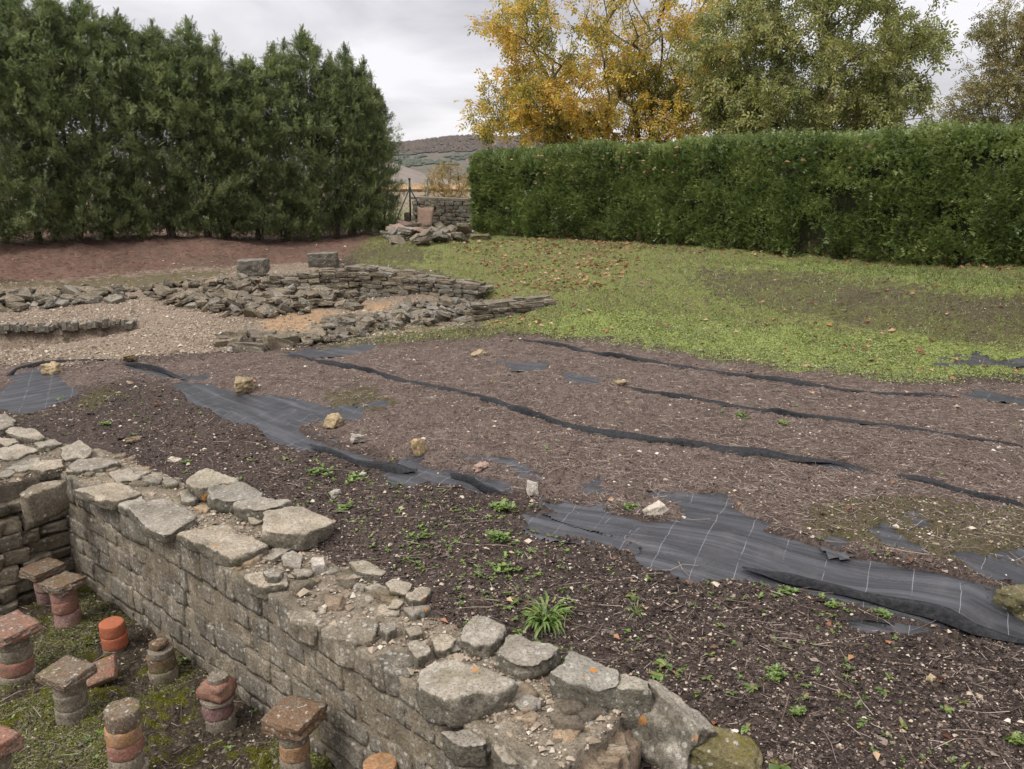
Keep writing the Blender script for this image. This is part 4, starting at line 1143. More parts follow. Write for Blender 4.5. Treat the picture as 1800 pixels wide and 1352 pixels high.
pillar('pillar at left edge with large reddish tile on greyish discs', 33, 1192, [('disc', .13, .10, 'brick_grey'), ('disc', .118, .11, 'brick_red'), ('disc', .117, .115, 'brick_grey'), ('disc', .114, .10, 'brick_grey'), ('tile', .38, .30, .075, 'tile_red')], ANGW + .15, (.02, -.04))
pillar('short stub of two bright orange red discs on a grey base', 203, 1142, [('disc', .098, .075, 'brick_grey'), ('disc', .100, .105, 'brick_bright', .5), ('disc', .099, .11, 'brick_bright', .5)])
pillar('short dark mossy stub with a broken top beside the wall', 288, 1190, [('disc', .112, .12, 'brick_grey', 1.6), ('disc', .105, .11, 'tile_brown', 1.6), ('disc', .098, .06, 'brick_grey', 1.6), ('lump', .055, .07, 'tile_brown')])
pillar('grey disc pillar under a lichened square tile, fallen tile beside it', 128, 1260, [('disc', .11, .13, 'brick_grey'), ('disc', .11, .12, 'brick_grey'), ('disc', .108, .11, 'brick_grey'), ('tile', .33, .25, .065, 'tile_brown')], ANGW + .25, (.05, -.10))
pillar('tall bare pillar of orange and grey discs without a tile', 228, 1368, [('disc', .112, .12, 'brick_grey'), ('disc', .110, .11, 'brick_grey'), ('disc', .108, .10, 'brick_red'), ('disc', .108, .105, 'brick_orange'), ('disc', .108, .12, 'tile_brown', 1.4)])
pillar('pillar with white lichened cap, broken red disc and mauve disc', 388, 1272, [('disc', .104, .115, 'brick_grey'), ('disc', .102, .115, 'brick_mauve'), ('disc', .118, .03, 'brick_grey', 1.8), ('lump', .095, .12, 'brick_red'), ('disc', .070, .045, 'brick_grey', 1.6)])
pillar('pillar with thick mossy tile closest to the long wall', 525, 1386, [('disc', .10, .14, 'brick_grey'), ('disc', .096, .14, 'brick_grey'), ('disc', .095, .115, 'brick_orange'), ('disc', .092, .10, 'brick_grey'), ('tile', .30, .27, .10, 'tile_brown')], ANGW + .3, (.06, -.06))
pillar('pillar cut by the lower left corner of the picture, reddish tile', -6, 1400, [('disc', .112, .12, 'brick_grey'), ('disc', .11, .12, 'brick_grey'), ('disc', .108, .12, 'brick_grey'), ('tile', .28, .24, .10, 'tile_red')], ANGW + .3)
pillar('orange pillar top just peeping over the bottom edge', 672, 1440, [('disc', .10, .12, 'brick_grey'), ('disc', .10, .12, 'brick_grey'), ('disc', .10, .1, 'brick_orange'), ('disc', .10, .085, 'brick_orange', .4)])
# fallen tile leaning
p = atz(160, 1214, FLOOR)
V, q = rock((.26, .2, .05), 77, 6, .05, .03, 2, .06)
tag(link('fallen_tile', mesh_np('fallen_tile', V, q, M['tile_red'], True), None, (p[0] + .03, p[1] + .1, p[2] + .09), (.5, -.35, ANGW + .9)), 'dark red square tile fallen against the grey disc pillar', 'tile')

# ------------------------------------------------------------------ loose stones
LOOSE = [
 ('biggest yellow stone resting on the bare sheet with white lines', 430, 690, (.24, .19, .17), 'tan', 1),
 ('tan stone beside the far left sheet', 95, 655, (.20, .18, .17), 'tan', 2),
 ('pale flat stone at the head of the black seam', 228, 633, (.30, .16, .08), 'tan', 3),
 ('pale wedge stone right below the sheet with white lines', 590, 748, (.19, .13, .11), 'tan', 4),
 ('small oval whitish stone between the wedge stone and the upright one', 630, 776, (.12, .10, .085), 'white', 5),
 ('upright yellow stone standing above the torn sheet', 735, 798, (.12, .11, .17), 'tan', 6),
 ('white stone standing alone right of the torn strip', 934, 866, (.085, .08, .12), 'white', 7),
 ('long pale stone at the edge of the broadest sheet', 1153, 904, (.16, .09, .075), 'white', 8),
 ('flat pinkish stone under the crescent of sheet', 848, 824, (.15, .09, .05), 'pink', 9),
 ('small cream stone in the dark soil behind the wall', 590, 872, (.075, .06, .05), 'white', 10),
 ('mossy half of a tan boulder cut by the right edge', 1790, 1072, (.24, .20, .17), 'mossy', 11),
 ('flat tan stone lying on the second fold', 1090, 675, (.17, .12, .05), 'tan', 12),
 ('long flat tan stone in front of the ruins', 842, 624, (.27, .12, .05), 'tan', 13),
 ('whitish pebble stone in front of the near rubble heap', 412, 618, (.20, .13, .08), 'white', 14),
 ('small brown stone in the soil at left below the sheet', 232, 777, (.13, .09, .05), 'tan', 15),
 ('pale flake on the soil behind the cap stones', 305, 812, (.11, .07, .045), 'white', 16),
 ('cream pebble on the soil above the bright weed', 640, 838, (.05, .04, .035), 'white', 17),
 ('twin tan pebble in the soil near the lower right', 1635, 1195, (.05, .04, .03), 'tan', 18),
]
for lab, u, v, dm, mt, sd in LOOSE:
    free_rock('loose_stone', lab, 'stone', u, v, dm, (rs.uniform(-.2, .2), rs.uniform(-.2, .2), rs.uniform(0, 3)), mt, 500 + sd, .12, rnd=.30, amp=.30, freq=1.1, shear=.3)

# ------------------------------------------------------------------ ruins in the middle distance
ROCKS = [mesh_np('ruin_stone', *(lambda t: (t[0], t[1]))(rock((1, 1, 1), 900 + i, 4, .2, .16, 1.5, .2)), M['ruin'], False) for i in range(10)]
PALE = [mesh_np('pale_ruin_stone', *rock((1, 1, 1), 930 + i, 4, .18, .13, 1.5, .16), M['block'], False) for i in range(5)]
def place_stone(par, name, me, p, dims, rot):
    pl = np.array(par.location)
    return link(name, me, par, tuple(np.asarray(p) - pl), rot, dims)
def course_wall(name, label, p0, p1, zb, h0, h1, thick, ch, lr, pool, coping=None):
    p0 = np.array(p0, float); p1 = np.array(p1, float)
    D = norm(p1 - p0); L = np.linalg.norm(p1 - p0); Nn = np.array([-D[1], D[0]])
    if Nn[1] < 0: Nn = -Nn
    t = thing(name, label, 'wall', (*((p0 + p1) / 2), zb))
    V, q = loft_core(p0 + Nn * .04, p1 + Nn * .04, thick - .04, zb - .2, [zb + h0 - .05, zb + (h0 + h1) / 2 - .05, zb + h1 - .05], max(20, int(L / .12)), .03, int(rs.randint(1e5)), Nn)
    part('rubble_core', V, q, M['ruin'] if coping is None else M['mortar'], t, True)
    z = zb - .05; ang = math.atan2(D[1], D[0]); r = 0
    while z < zb + max(h0, h1):
        hh = rs.uniform(*ch); s = rs.uniform(-.1, 0)
        while s < L:
            l = rs.uniform(*lr); top = zb + h0 + (h1 - h0) * np.clip((s + l / 2) / L, 0, 1)
            if z + hh * .6 < top + rs.uniform(-.04, .04):
                c = p0 + D * (s + l / 2) + Nn * (.07 - rs.uniform(0, .07))
                place_stone(t, 'stone', pool[rs.randint(len(pool))], (c[0], c[1], z + hh / 2), (l * .97, .2, hh * rs.uniform(.85, 1.0)), (rs.uniform(-.06, .06), rs.uniform(-.06, .06), ang + rs.uniform(-.08, .08)))
            s += l
        z += hh; r += 1
    s = 0
    while s < L and coping is None:
        l = rs.uniform(lr[0] * 1.1, lr[1] * 1.3); top = zb + h0 + (h1 - h0) * np.clip((s + l / 2) / L, 0, 1)
        for dpt in (thick * .35, thick * .8):
            c = p0 + D * (s + l / 2) + Nn * (dpt + rs.uniform(-.05, .05))
            place_stone(t, 'stone', pool[rs.randint(len(pool))], (c[0], c[1], top + rs.uniform(-.04, .03)), (l, thick * .5, rs.uniform(.07, .12)), (rs.uniform(-.12, .12), rs.uniform(-.12, .12), ang + rs.uniform(-.25, .25)))
        s += l * .9
    return t, D, Nn, L
def rubble(name, label, poly, n, lo, hi, pile, pool, mats=None, cat='rubble wall', flat=.28, tilt=.32):
    """a tumbled band of stones over an outline drawn on the photograph; pile = height of its middle"""
    P = np.array(poly, float); c = P.mean(0); p = G(c[0], c[1])
    t = thing(name, label, cat, tuple(p))
    k = 0
    while k < n:
        u = rs.uniform(P[:, 0].min(), P[:, 0].max()); v = rs.uniform(P[:, 1].min(), P[:, 1].max())
        if not inpoly(np.array(u), np.array(v), poly): continue
        g = G(u, v); dm = rs.uniform(lo, hi)
        ins = min(1, sum(inpoly(np.array(u + a), np.array(v + b_), poly) for a, b_ in ((-12, 0), (12, 0), (0, -5), (0, 5))) / 4.0)
        zz = rs.uniform(0, pile) * ins
        place_stone(t, 'stone', pool[rs.randint(len(pool))], (g[0], g[1], g[2] + zz + dm * .02), (dm, dm * rs.uniform(.5, .9), dm * rs.uniform(flat * .6, flat * 1.5)), (rs.normal(0, tilt), rs.normal(0, tilt), rs.uniform(0, 6.3)))
        k += 1
    return t
g0, g1 = G(640, 524), G(838, 530)
course_wall('ruined_wall', 'coursed retaining wall of pale brown stones below the bank', g0[:2], g1[:2] , min(g0[2], g1[2]) - .02, .62, .36, .45, (.07, .13), (.14, .36), ROCKS + PALE)
g0, g1 = G(478, 512), G(640, 518)
course_wall('ruined_wall', 'dark rough wall under the two dressed blocks', g0[:2], g1[:2], min(g0[2], g1[2]) - .03, .36, .52, .5, (.07, .13), (.14, .34), ROCKS)
g0, g1 = G(838, 566), G(958, 538)
course_wall('ruined_wall', 'slanting stub wall of flat layered stones running into the grass', g0[:2], g1[:2], min(g0[2], g1[2]) - .05, .30, .36, .4, (.06, .10), (.18, .42), ROCKS)
rubble('rubble_wall', 'broad tumble of dark stones left of the clay floor', [(240,512),(330,500),(420,492),(520,498),(640,520),(640,540),(560,548),(480,556),(400,556),(330,542),(270,528)], 300, .12, .33, .15, ROCKS + PALE[:1])
rubble('rubble_wall', 'low broken row of grey stones along the gravel at far left', [(-20,522),(60,514),(160,510),(240,512),(240,528),(130,538),(40,546),(-20,548)], 110, .14, .34, .12, ROCKS + PALE)
rubble('rubble_wall', 'low stone edging between clay floor and planting bed', [(500,596),(560,584),(620,568),(700,556),(780,552),(840,552),(830,566),(760,574),(690,580),(640,590),(570,606),(520,606)], 150, .10, .30, .12, ROCKS + PALE)
rubble('rubble_wall', 'inner line of flat stones dividing the two clay floors', [(560,566),(620,556),(700,552),(740,556),(700,564),(600,572)], 40, .14, .34, .06, ROCKS, tilt=.15)
rubble('rubble_wall', 'stones heaped between the coursed wall and the slanting stub', [(690,545),(760,532),(830,532),(870,548),(850,562),(760,560)], 80, .12, .28, .1, ROCKS + PALE)
rubble('rubble_heap', 'short heap of rounded stones in front of the gravel spit', [(384,602),(420,596),(470,592),(512,598),(508,610),(450,616),(390,612)], 22, .24, .46, .08, ROCKS, flat=.45, tilt=.2)
for (u, v, w_, h_, dpt, lab, top) in [(443, 486, .66, .33, .5, 'left of the two large squared blocks on the ruins', 0), (568, 477, .66, .33, .5, 'right of the two large squared blocks, standing higher', 0)]:
    g = G(u, v)
    V, q = rock((w_, dpt, h_), 611 + u, 16, .07, .09, 2.2, .12)
    tag(link('dressed_block', mesh_np('dressed_block', V, q, M['block'], True), None, (g[0], g[1] + .1, g[2] + h_ / 2 + (.06 if u < 500 else .12)), (0.02, -.03, .12)), lab, 'stone block')
# stones along the lip of the sunken cut
t = thing('edging_row', 'row of small upright stones along the lip of the sunken gravel cut', 'stone edging', tuple(G(110, 570)))
lip = [(-30,576),(20,576),(60,577),(110,575),(160,572),(205,569),(240,567)]
us = np.arange(-28, 236, 8.5)
for u in us:
    v = np.interp(u, [a for a, _ in lip], [b_ for _, b_ in lip])
    g = G(u, v - 4)
    d = g[:2] / np.linalg.norm(g[:2])
    dm = rs.uniform(.09, .16)
    place_stone(t, 'stone', PALE[rs.randint(5)] if rs.rand() < .6 else ROCKS[rs.randint(10)], (g[0] - d[0] * .10, g[1] - d[1] * .10, g[2] - .03 + rs.uniform(-.02, .02)), (dm * .75, dm, dm * rs.uniform(.7, 1.15)), (rs.uniform(-.3, .3), rs.uniform(-.2, .2), rs.uniform(-.5, .5)))
# rubbish heap of stones and tiles at the gap in the hedges
pool2 = ROCKS + PALE
t = rubble('stone_heap', 'heap of broken stones and pinkish tiles at the hedge gap', [(668,412),(690,392),(730,394),(800,404),(835,420),(800,430),(740,430),(690,428)], 120, .14, .42, .26, pool2, cat='stone heap')
PINK = [mesh_np('pink_tile_piece', *rock((1, 1, 1), 960 + i, 4, .12, .10, 1.5, .16), M['pink'], False) for i in range(4)]
for (u, v, dm, rt) in [(712,410,(.5,.3,.12),(.5,.2,.5)),(700,416,(.4,.3,.12),(.3,-.2,1.0)),(722,404,(.4,.3,.1),(.4,.3,.2)),(690,418,(.35,.25,.12),(.2,.1,2)),(735,418,(.3,.25,.1),(.3,.1,2)),(770,404,(.34,.2,.1),(.3,.4,1.2))]:
    g = G(u, v); place_stone(t, 'tile_piece', PINK[rs.randint(4)], (g[0], g[1] - .1, g[2] + .24), dm, rt)
g = aty(747, 400, 26.6)
V, q = rock((.46, .12, .74), 971, 6, .06, .06, 1.5, .22)
tag(link('upright_slab', mesh_np('upright_slab', V, q, M['pink'], True), None, (g[0], g[1], H(g[0], g[1]) + .40), (-.1, .08, .1)), 'pinkish slab standing upright in the stone heap', 'stone slab')
free_rock('flat_stone', 'flat yellow mossy slab at the foot of the hedge end', 'stone', 826, 424, (.95, .5, .2), (.02, .0, .1), 'mossy', 55, .2)
free_rock('flat_stone', 'flat grey slab left of the stone heap under the conifers', 'stone', 655, 412, (.5, .35, .12), (.02, .05, .3), 'ruin', 56, .2)
a0, a1 = aty(728, 394, 29.5), aty(830, 400, 28.3)
t, D, Nn, L = course_wall('garden_wall', 'mortared stone wall with grey coping behind the stone heap', a0[:2], a1[:2], a0[2] - .15, 1.0, .95, .45, (.10, .17), (.18, .42), ROCKS + PALE, coping=True)
V, q = rock((L + .12, .56, .09), 81, 8, .03, .02, 3, .03)
c = (a0[:2] + a1[:2]) / 2 + Nn * .22
place_stone(t, 'coping', mesh_np('coping', V, q, M['block'], True), (c[0], c[1], a0[2] - .15 + 1.02), (1, 1, 1), (0, math.atan2(.05, L), math.atan2(D[1], D[0])))

# ------------------------------------------------------------------ fence corner post with its braces, mesh, stakes
pb = aty(722, 394, 28.0); zt = aty(722, 315, 28.0)[2]
post = thing('fence_post', 'green steel corner post with two slanting braces', 'fence post', tuple(pb))
V, Fs = polytube([pb, (pb[0], pb[1], zt)], .032, 10); part('post', V, Fs, M['steel'], post, True)
V, Fs = rock((.085, .085, .05), 5, 4, .4, .02); part('post_cap', V + np.array([pb[0], pb[1], zt + .01]), Fs, M['steel'], post, True)
hz = pb[2] + (zt - pb[2]) * .80
for u, v, dy in ((694, 394, -.35), (752, 386, .2)):
    e = aty(u, v, 28.0 + dy)
    V, Fs = polytube([e, (pb[0], pb[1] - .02, hz)], .021, 8); part('brace', V, Fs, M['steel'], post, True)
V, Fs = polytube([(pb[0], pb[1], hz - .04), (pb[0], pb[1], hz + .05)], .044, 10); part('clamp', V, Fs, M['steel'], post, True)
p = aty(752, 352, 34.0); zt2 = aty(752, 317, 34.0)[2]
V, Fs = polytube([(p[0], p[1], .55), (p[0], p[1], zt2)], .03, 8)
tag(part('thin_post', V, Fs, M['steel'], None, True), 'thin dark post in front of the yellow bush', 'fence post')
p = aty(716, 392, 27.2); V, q = rock((.17, .17, .36), 66, 4, .05, .03)
tag(part('stake', V + np.array([p[0], p[1], p[2] + .14]), q, M['bark'], None, True), 'short dark wooden stump beside the corner post', 'stump')
# chain-link mesh from the corner post off to the left behind the conifers
A = np.array([pb[0], pb[1]]); Bv = np.array([pb[0] - 6.0, pb[1] + 1.5]); Lf = np.linalg.norm(Bv - A); hf = zt - pb[2] - .1
mesh_f = thing('chain_link_fence', 'green chain link fence stretching left from the corner post', 'fence', tuple(pb))
P0, P1 = [], []
stp = .16
for k in range(int((Lf + hf) / stp)):
    for sg in (0, 1):
        x0 = k * stp - hf; a_, b2 = x0, x0 + hf
        lo_, hi_ = max(a_, 0), min(b2, Lf)
        if hi_ <= lo_: continue
        z0, z1 = (lo_ - a_), (hi_ - a_)
        if sg: z0, z1 = hf - z0, hf - z1
        q0 = A + (Bv - A) * lo_ / Lf; q1 = A + (Bv - A) * hi_ / Lf
        P0.append((*q0, pb[2] + z0)); P1.append((*q1, pb[2] + z1))
V, Fa = tubes(np.array(P0), np.array(P1), np.full(len(P0), .0028), np.full(len(P0), .0028), 3)
part('wire_mesh', V, Fa, M['wire'], mesh_f)
for k in range(3):
    zz = pb[2] + .05 + (hf - .1) * k / 2
    V, Fs = polytube([(*A, zz), (*Bv, zz)], .005, 5); part('tension_wire', V, Fs, M['wire'], mesh_f)

# ------------------------------------------------------------------ conifers
def spray(nleaf=5, curl=.12):
    V = []; Fa = []
    ax = np.linspace(0, 1, nleaf + 1)
    for t in ax: V.append((0, t, -curl * t * t))
    for i in range(nleaf):
        l = .44 * (1 - .65 * ax[i]) * (.7 + .6 * ((i * 7) % 3) / 2)
        for sg in (-1, 1):
            k_ = len(V); V.append((sg * .01, ax[i] + .8 * (ax[i + 1] - ax[i]), -curl * ax[i] ** 2)); V.append((sg * l * .70, ax[i] + l * .80, .05 - curl * ax[i])); Fa.append((i, k_, k_ + 1) if sg < 0 else (k_, i, k_ + 1))
    V.append((.03, 1.12, -curl)); Fa.append((nleaf - 1, nleaf, len(V) - 1))
    return np.array(V, float), np.array(Fa)
SPV, SPF = spray(4)
SPV4, SPF4 = spray(3)
def conifer_crown(h, Rr, seed, leaders):
    rs_ = np.random.RandomState(seed)
    pos, Yd, S = [], [], []
    def column(x0, y0, h0, r0, zlow, nb, nsp):
        for _ in range(nb):
            z = zlow + (h0 - zlow) * (rs_.rand() ** 1.0)
            f = (h0 - z) / h0
            r = r0 * min(1.0, (f / .38) ** .85) * (.84 + .16 * min(1, z / 1.3))
            az = rs_.rand() * 6.283
            dirv = np.array([math.cos(az), math.sin(az), 0])
            rt = r * rs_.uniform(.5, 1.22)
            tip = np.array([x0, y0, z]) + dirv * rt + np.array([0, 0, rt * .22])
            k = max(4, int(nsp * rs_.uniform(.7, 1.3) * min(1, .35 + r)))
            q = rs_.rand(k)
            p = tip - (dirv * rt * .55 + np.array([0, 0, rt * .15])) * q[:, None] + rs_.normal(0, .085, (k, 3)) * (.5 + q[:, None] * .6)
            yd = dirv * rs_.uniform(.3, 1.0, (k, 1)) + rs_.normal(0, .34, (k, 3)) + np.array([0, 0, 1]) * rs_.uniform(.1, .95, (k, 1))
            pos.append(p); Yd.append(yd); S.append(rs_.uniform(.085, .18, k) * (1.0 if r > .25 else .8))
        k = 120     # leading shoot
        z = h0 + .12 - 1.2 * rs_.rand(k)
        az = rs_.rand(k) * 6.283; rr = (h0 - z) * .16 * rs_.rand(k)
        pos.append(np.stack([x0 + np.cos(az) * rr, y0 + np.sin(az) * rr, z], -1)); Yd.append(np.stack([np.cos(az) * .5, np.sin(az) * .5, np.ones(k) * .9], -1)); S.append(rs_.uniform(.08, .17, k))
    column(0, 0, h, Rr, .04, 300, 58)
    for (fx, fy, fh) in leaders:
        column(fx * Rr, fy * Rr, h * fh, Rr * .45, h * .5, 60, 34)
    pos = np.concatenate(pos); Yd = np.concatenate(Yd); S = np.concatenate(S)
    up = np.stack([rs_.normal(0, .5, len(pos)), rs_.normal(0, .5, len(pos)), np.ones(len(pos))], -1)
    return inst(SPV, SPF, pos, frames(Yd, up), S)
LEAD = [[(.5, .1, .93), (-.55, -.2, .84)], [(-.45, .2, .95), (.6, -.1, .88), (.1, .5, .8)], [(.35, -.4, .9), (-.6, .1, .90)], [(.6, .2, .86), (-.4, -.3, .94), (-.7, .3, .78)], [(.2, .5, .9), (-.3, -.5, .82)]]
CON = []
for i in range(3):
    V, Fa = conifer_crown(5.0, 1.36, 40 + i, LEAD[i]); CON.append(mesh_np('conifer_crown', V, Fa, M['conifer']))
def trunk_mesh(h, r, seed, bend=.05):
    z = np.linspace(-.15, h, 9)
    P = np.stack([bend * fbm(np.stack([z * .8, z * 0 + seed], -1), 2, seed), bend * fbm(np.stack([z * .8, z * 0 + seed + 5], -1), 2, seed + 1), z], -1)
    rr = r * (1 - .85 * (z + .15) / (h + .15)) * np.where(z < .1, 1.3, 1.0)
    V, Fs = polytube(P, rr, 9)
    return mesh_np('trunk', V, Fs, M['bark'], True)
CONTR = [trunk_mesh(4.7, .075, i * 3 + 1, .06) for i in range(3)]
#          tip u, tip v, distance, width factor
CONS = [(-62,-30,21.3,1.15),(8,-20,21.8,1.12),(82,-6,22.1,1.05),(140,-4,22.7,1.0),(206,32,23.0,1.02),(268,50,23.5,.98),(330,44,23.8,1.05),(372,95,24.3,.95),(432,108,24.7,.95),(480,86,25.0,.92),(531,60,25.4,.95),(578,112,25.8,.85),(606,88,26.1,.78),(634,122,26.4,.66),(660,158,26.8,.55)]
CLAB = ['first conifer of the dark row, cut by the left picture edge', 'second conifer from the left edge, top out of frame', 'third conifer from the left, broad and dark', 'fourth conifer from the left with a slender spire', 'fifth conifer from the left in the tall row', 'sixth conifer from the left, blunt topped', 'seventh conifer from the left with bushy twin spire', 'low shouldered conifer left of the dip in the row', 'conifer just right of the dip in the row', 'conifer with paired spires right of the dip', 'bright tall spire conifer in the right part of the row', 'lower conifer behind the bright spire', 'thin bent tipped conifer third from the right end', 'narrow conifer second from the right end', 'last conifer at the right end beside the gap']
for i, ((u, v, y, w), lab) in enumerate(zip(CONS, CLAB)):
    tip = aty(u, v, y); gz = H(tip[0], tip[1]) if tip[1] < 33 else .9
    t = thing('conifer', lab, 'conifer tree', (tip[0], tip[1], gz), 'conifers in the tall dark row')
    s = (tip[2] - gz) / 5.0
    link('crown', CON[i % 3], t, (0, 0, 0), (0, 0, rs.uniform(-.5, .5) + (3.14 if i % 2 else 0)), (w, w, s))
    link('trunk', CONTR[i % 3], t, (0, 0, 0), (0, 0, rs.rand() * 6), (1, 1, s * .97))
    # low stems that fork close to the ground
    for k in range(2):
        z = np.linspace(-.1, 1.3, 5); a_ = rs.rand() * 6.3
        P = np.stack([(.10 + .16 * z) * math.cos(a_), (.10 + .16 * z) * math.sin(a_), z], -1)
        V, Fs = polytube(P, np.linspace(.045, .02, 5), 7)
        link('stem', mesh_np('stem', V, Fs, M['bark_moss'], True), t)

# ------------------------------------------------------------------ the clipped hedge
HA = np.array([-1.25, 26.0]); HB = np.array([11.2, 10.85])
HD = norm(HB - HA); HL = float(np.linalg.norm(HB - HA)); HN = np.array([HD[1], -HD[0]])
if HN[1] > 0: HN = -HN        # towards the camera
hedge = thing('clipped_hedge', 'long clipped dark green evergreen hedge along the top of the bank', 'hedge', (*((HA + HB) / 2), .95))
TH = 1.1
HTOP = 2.34
def hp(s, d, z):
    """s along, d depth from the front face, z above the ground of the hedge foot"""
    x = HA[0] + HD[0] * s - HN[0] * d; y = HA[1] + HD[1] * s - HN[1] * d
    return np.stack([x, y, z + np.interp(s, [0, 5, 9, HL], [.85, .92, .93, .91])], -1)
def hedge_layer(n, S0, S1, front=True, top=True, inner=0.0):
    P, Yd = [], []
    nf = int(n * .62)
    s = RS.uniform(0, HL, nf); z = .03 + (HTOP - .03) * RS.rand(nf)
    bul = .16 * fbm(np.stack([s * .7, z * 1.1], -1), 3, 51) + .05 * vnoise(np.stack([s * 3, z * 4], -1), 52)
    low = sstep(z, .45, .05) * .10 * (1 + vnoise(np.stack([s * 2.5, z * 0], -1), 53))
    hol = vnoise(np.stack([s * 2.2, z * 3.0], -1), 57)
    d = -bul + low + inner + RS.uniform(-.02, .16, nf) + .18 * sstep(z, HTOP - .35, HTOP)
    k = RS.rand(nf) < .35 + .9 * (hol + .5)
    P.append(hp(s, d, z)[k]); yd = np.concatenate([np.repeat(HN[None], nf, 0) * RS.uniform(.25, 1, (nf, 1)), RS.uniform(.1, 1.0, (nf, 1))], 1) + RS.normal(0, .4, (nf, 3)); Yd.append(yd[k])
    nt = int(n * .26)
    s = RS.uniform(0, HL, nt); d = RS.uniform(.05, TH, nt)
    z = HTOP + .10 * fbm(np.stack([s * .8, d], -1), 3, 55) + RS.uniform(-.16, .05, nt) + .10 * RS.rand(nt) ** 4
    P.append(hp(s, d, z - inner)); Yd.append(np.stack([RS.normal(0, .45, nt), RS.normal(0, .45, nt), np.ones(nt)], -1))
    ne = int(n * .06)          # the end by the gap
    d = RS.uniform(0, TH, ne); z = .12 + (HTOP - .1) * RS.rand(ne); e = .10 * fbm(np.stack([d * 2, z * 1.2], -1), 2, 58)
    P.append(hp(e + inner + RS.uniform(-.05, .1, ne), d, z)); Yd.append(np.concatenate([np.repeat(-HD[None], ne, 0) * RS.uniform(.3, 1, (ne, 1)), RS.uniform(.1, 1, (ne, 1))], 1) + RS.normal(0, .4, (ne, 3)))
    P = np.concatenate(P); Yd = np.concatenate(Yd)
    up = np.stack([RS.normal(0, .6, len(P)), RS.normal(0, .6, len(P)), np.ones(len(P))], -1)
    return inst(SPV4, SPF4, P, frames(Yd, up), RS.uniform(S0, S1, len(P)))
V1, F1 = hedge_layer(80000, .085, .18)
V2, F2 = hedge_layer(12000, .2, .34, inner=.22)
# solid dark core for the inner twigs, added to block light through the hedge
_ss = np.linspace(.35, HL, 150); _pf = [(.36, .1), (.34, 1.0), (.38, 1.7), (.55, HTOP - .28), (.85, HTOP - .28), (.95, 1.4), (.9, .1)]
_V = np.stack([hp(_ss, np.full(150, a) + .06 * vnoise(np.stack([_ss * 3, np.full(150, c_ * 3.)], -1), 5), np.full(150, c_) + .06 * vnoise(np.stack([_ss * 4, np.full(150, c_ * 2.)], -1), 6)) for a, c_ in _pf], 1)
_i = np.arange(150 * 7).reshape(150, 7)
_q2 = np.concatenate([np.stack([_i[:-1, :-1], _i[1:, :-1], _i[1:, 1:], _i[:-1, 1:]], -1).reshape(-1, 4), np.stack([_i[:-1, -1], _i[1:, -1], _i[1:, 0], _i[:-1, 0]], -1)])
part('light_block_core', _V.reshape(-1, 3), [_q2, _i[0][None, [0, 1, 2, 6]], _i[0][None, [2, 3, 4, 5]]], simple_material('light_block_core', (.02, .026, .012), (.055, .06, .03), 14, .95, .8, .1), hedge)
part('foliage', np.concatenate([V1, V2]), [np.concatenate([F1, F2 + len(V1)])], M['hedge'], hedge)
for i in range(46):
    s = (i + .5) * HL / 46 + rs.uniform(-.08, .08); d = rs.uniform(.3, .6)
    zs = np.linspace(-.1, .6, 5)
    P = hp(np.full(5, s) + zs * rs.uniform(-.12, .12), np.full(5, d) - zs * rs.uniform(-.1, .25), zs)
    V, Fs = polytube(P, np.linspace(.045, .022, 5), 7); part('stem', V, Fs, M['bark'], hedge, True)
# dry twigs in the bare foot of the hedge
n = 2600
s = RS.uniform(0, HL, n); z = RS.uniform(.0, .42, n); P0 = hp(s, RS.uniform(.05, .6, n), z)
D_ = norm(np.stack([RS.normal(0, .5, n), RS.normal(-.5, .6, n), RS.normal(.2, .5, n)], -1)); ln = RS.uniform(.1, .3, n)
V, Fa = tubes(P0, P0 + D_ * ln[:, None], np.full(n, .004), np.full(n, .002), 3)
o = part('dead_twigs', V, Fa, M['hedge_dry'], hedge); o['kind'] = 'stuff'
# pale bare sapling trunk showing in the hedge foot
p = aty(929, 414, 24.4); zt = aty(928, 396, 24.4)[2]
z = np.linspace(-.08, .62, 7); P = np.stack([p[0] + .02 * np.sin(z * 9), np.full(7, p[1] - .1), p[2] + z], -1)
V, Fs = polytube(P, np.linspace(.05, .03, 7), 9)
tag(part('pale_trunk', V, Fs, M['white'], None, True), 'short whitish trunk showing at the foot of the hedge near the gap', 'tree trunk')

# ------------------------------------------------------------------ broad-leaved trees
def compound():
    V, Fa = [], []
    def lf(b_, ang, l):
        d = np.array([math.sin(ang), math.cos(ang), 0]); n_ = np.array([d[1], -d[0], 0]); k = len(V)
        V.extend([b_, b_ + d * l * .45 + n_ * l * .24 + np.array([0, 0, .03]), b_ + d * l + np.array([0, 0, -.10 * l - .03]), b_ + d * l * .45 - n_ * l * .24 + np.array([0, 0, .03])])
        Fa.extend([(k, k + 1, k + 2), (k, k + 2, k + 3)])
    for y, l in ((.28, .40), (.60, .46)):
        for sg in (-1, 1): lf(np.array([0, y, -.06 * y]), sg * 1.05, l)
    lf(np.array([0, .80, -.06]), .0, .5)
    return np.array(V), np.array(Fa)
CLV, CLF = compound()
LFV = np.array([[0, 0, 0], [.24, .38, .05], [0, 1, -.12], [-.24, .38, .05]]); LFF = np.array([[0, 1, 2], [0, 2, 3]])
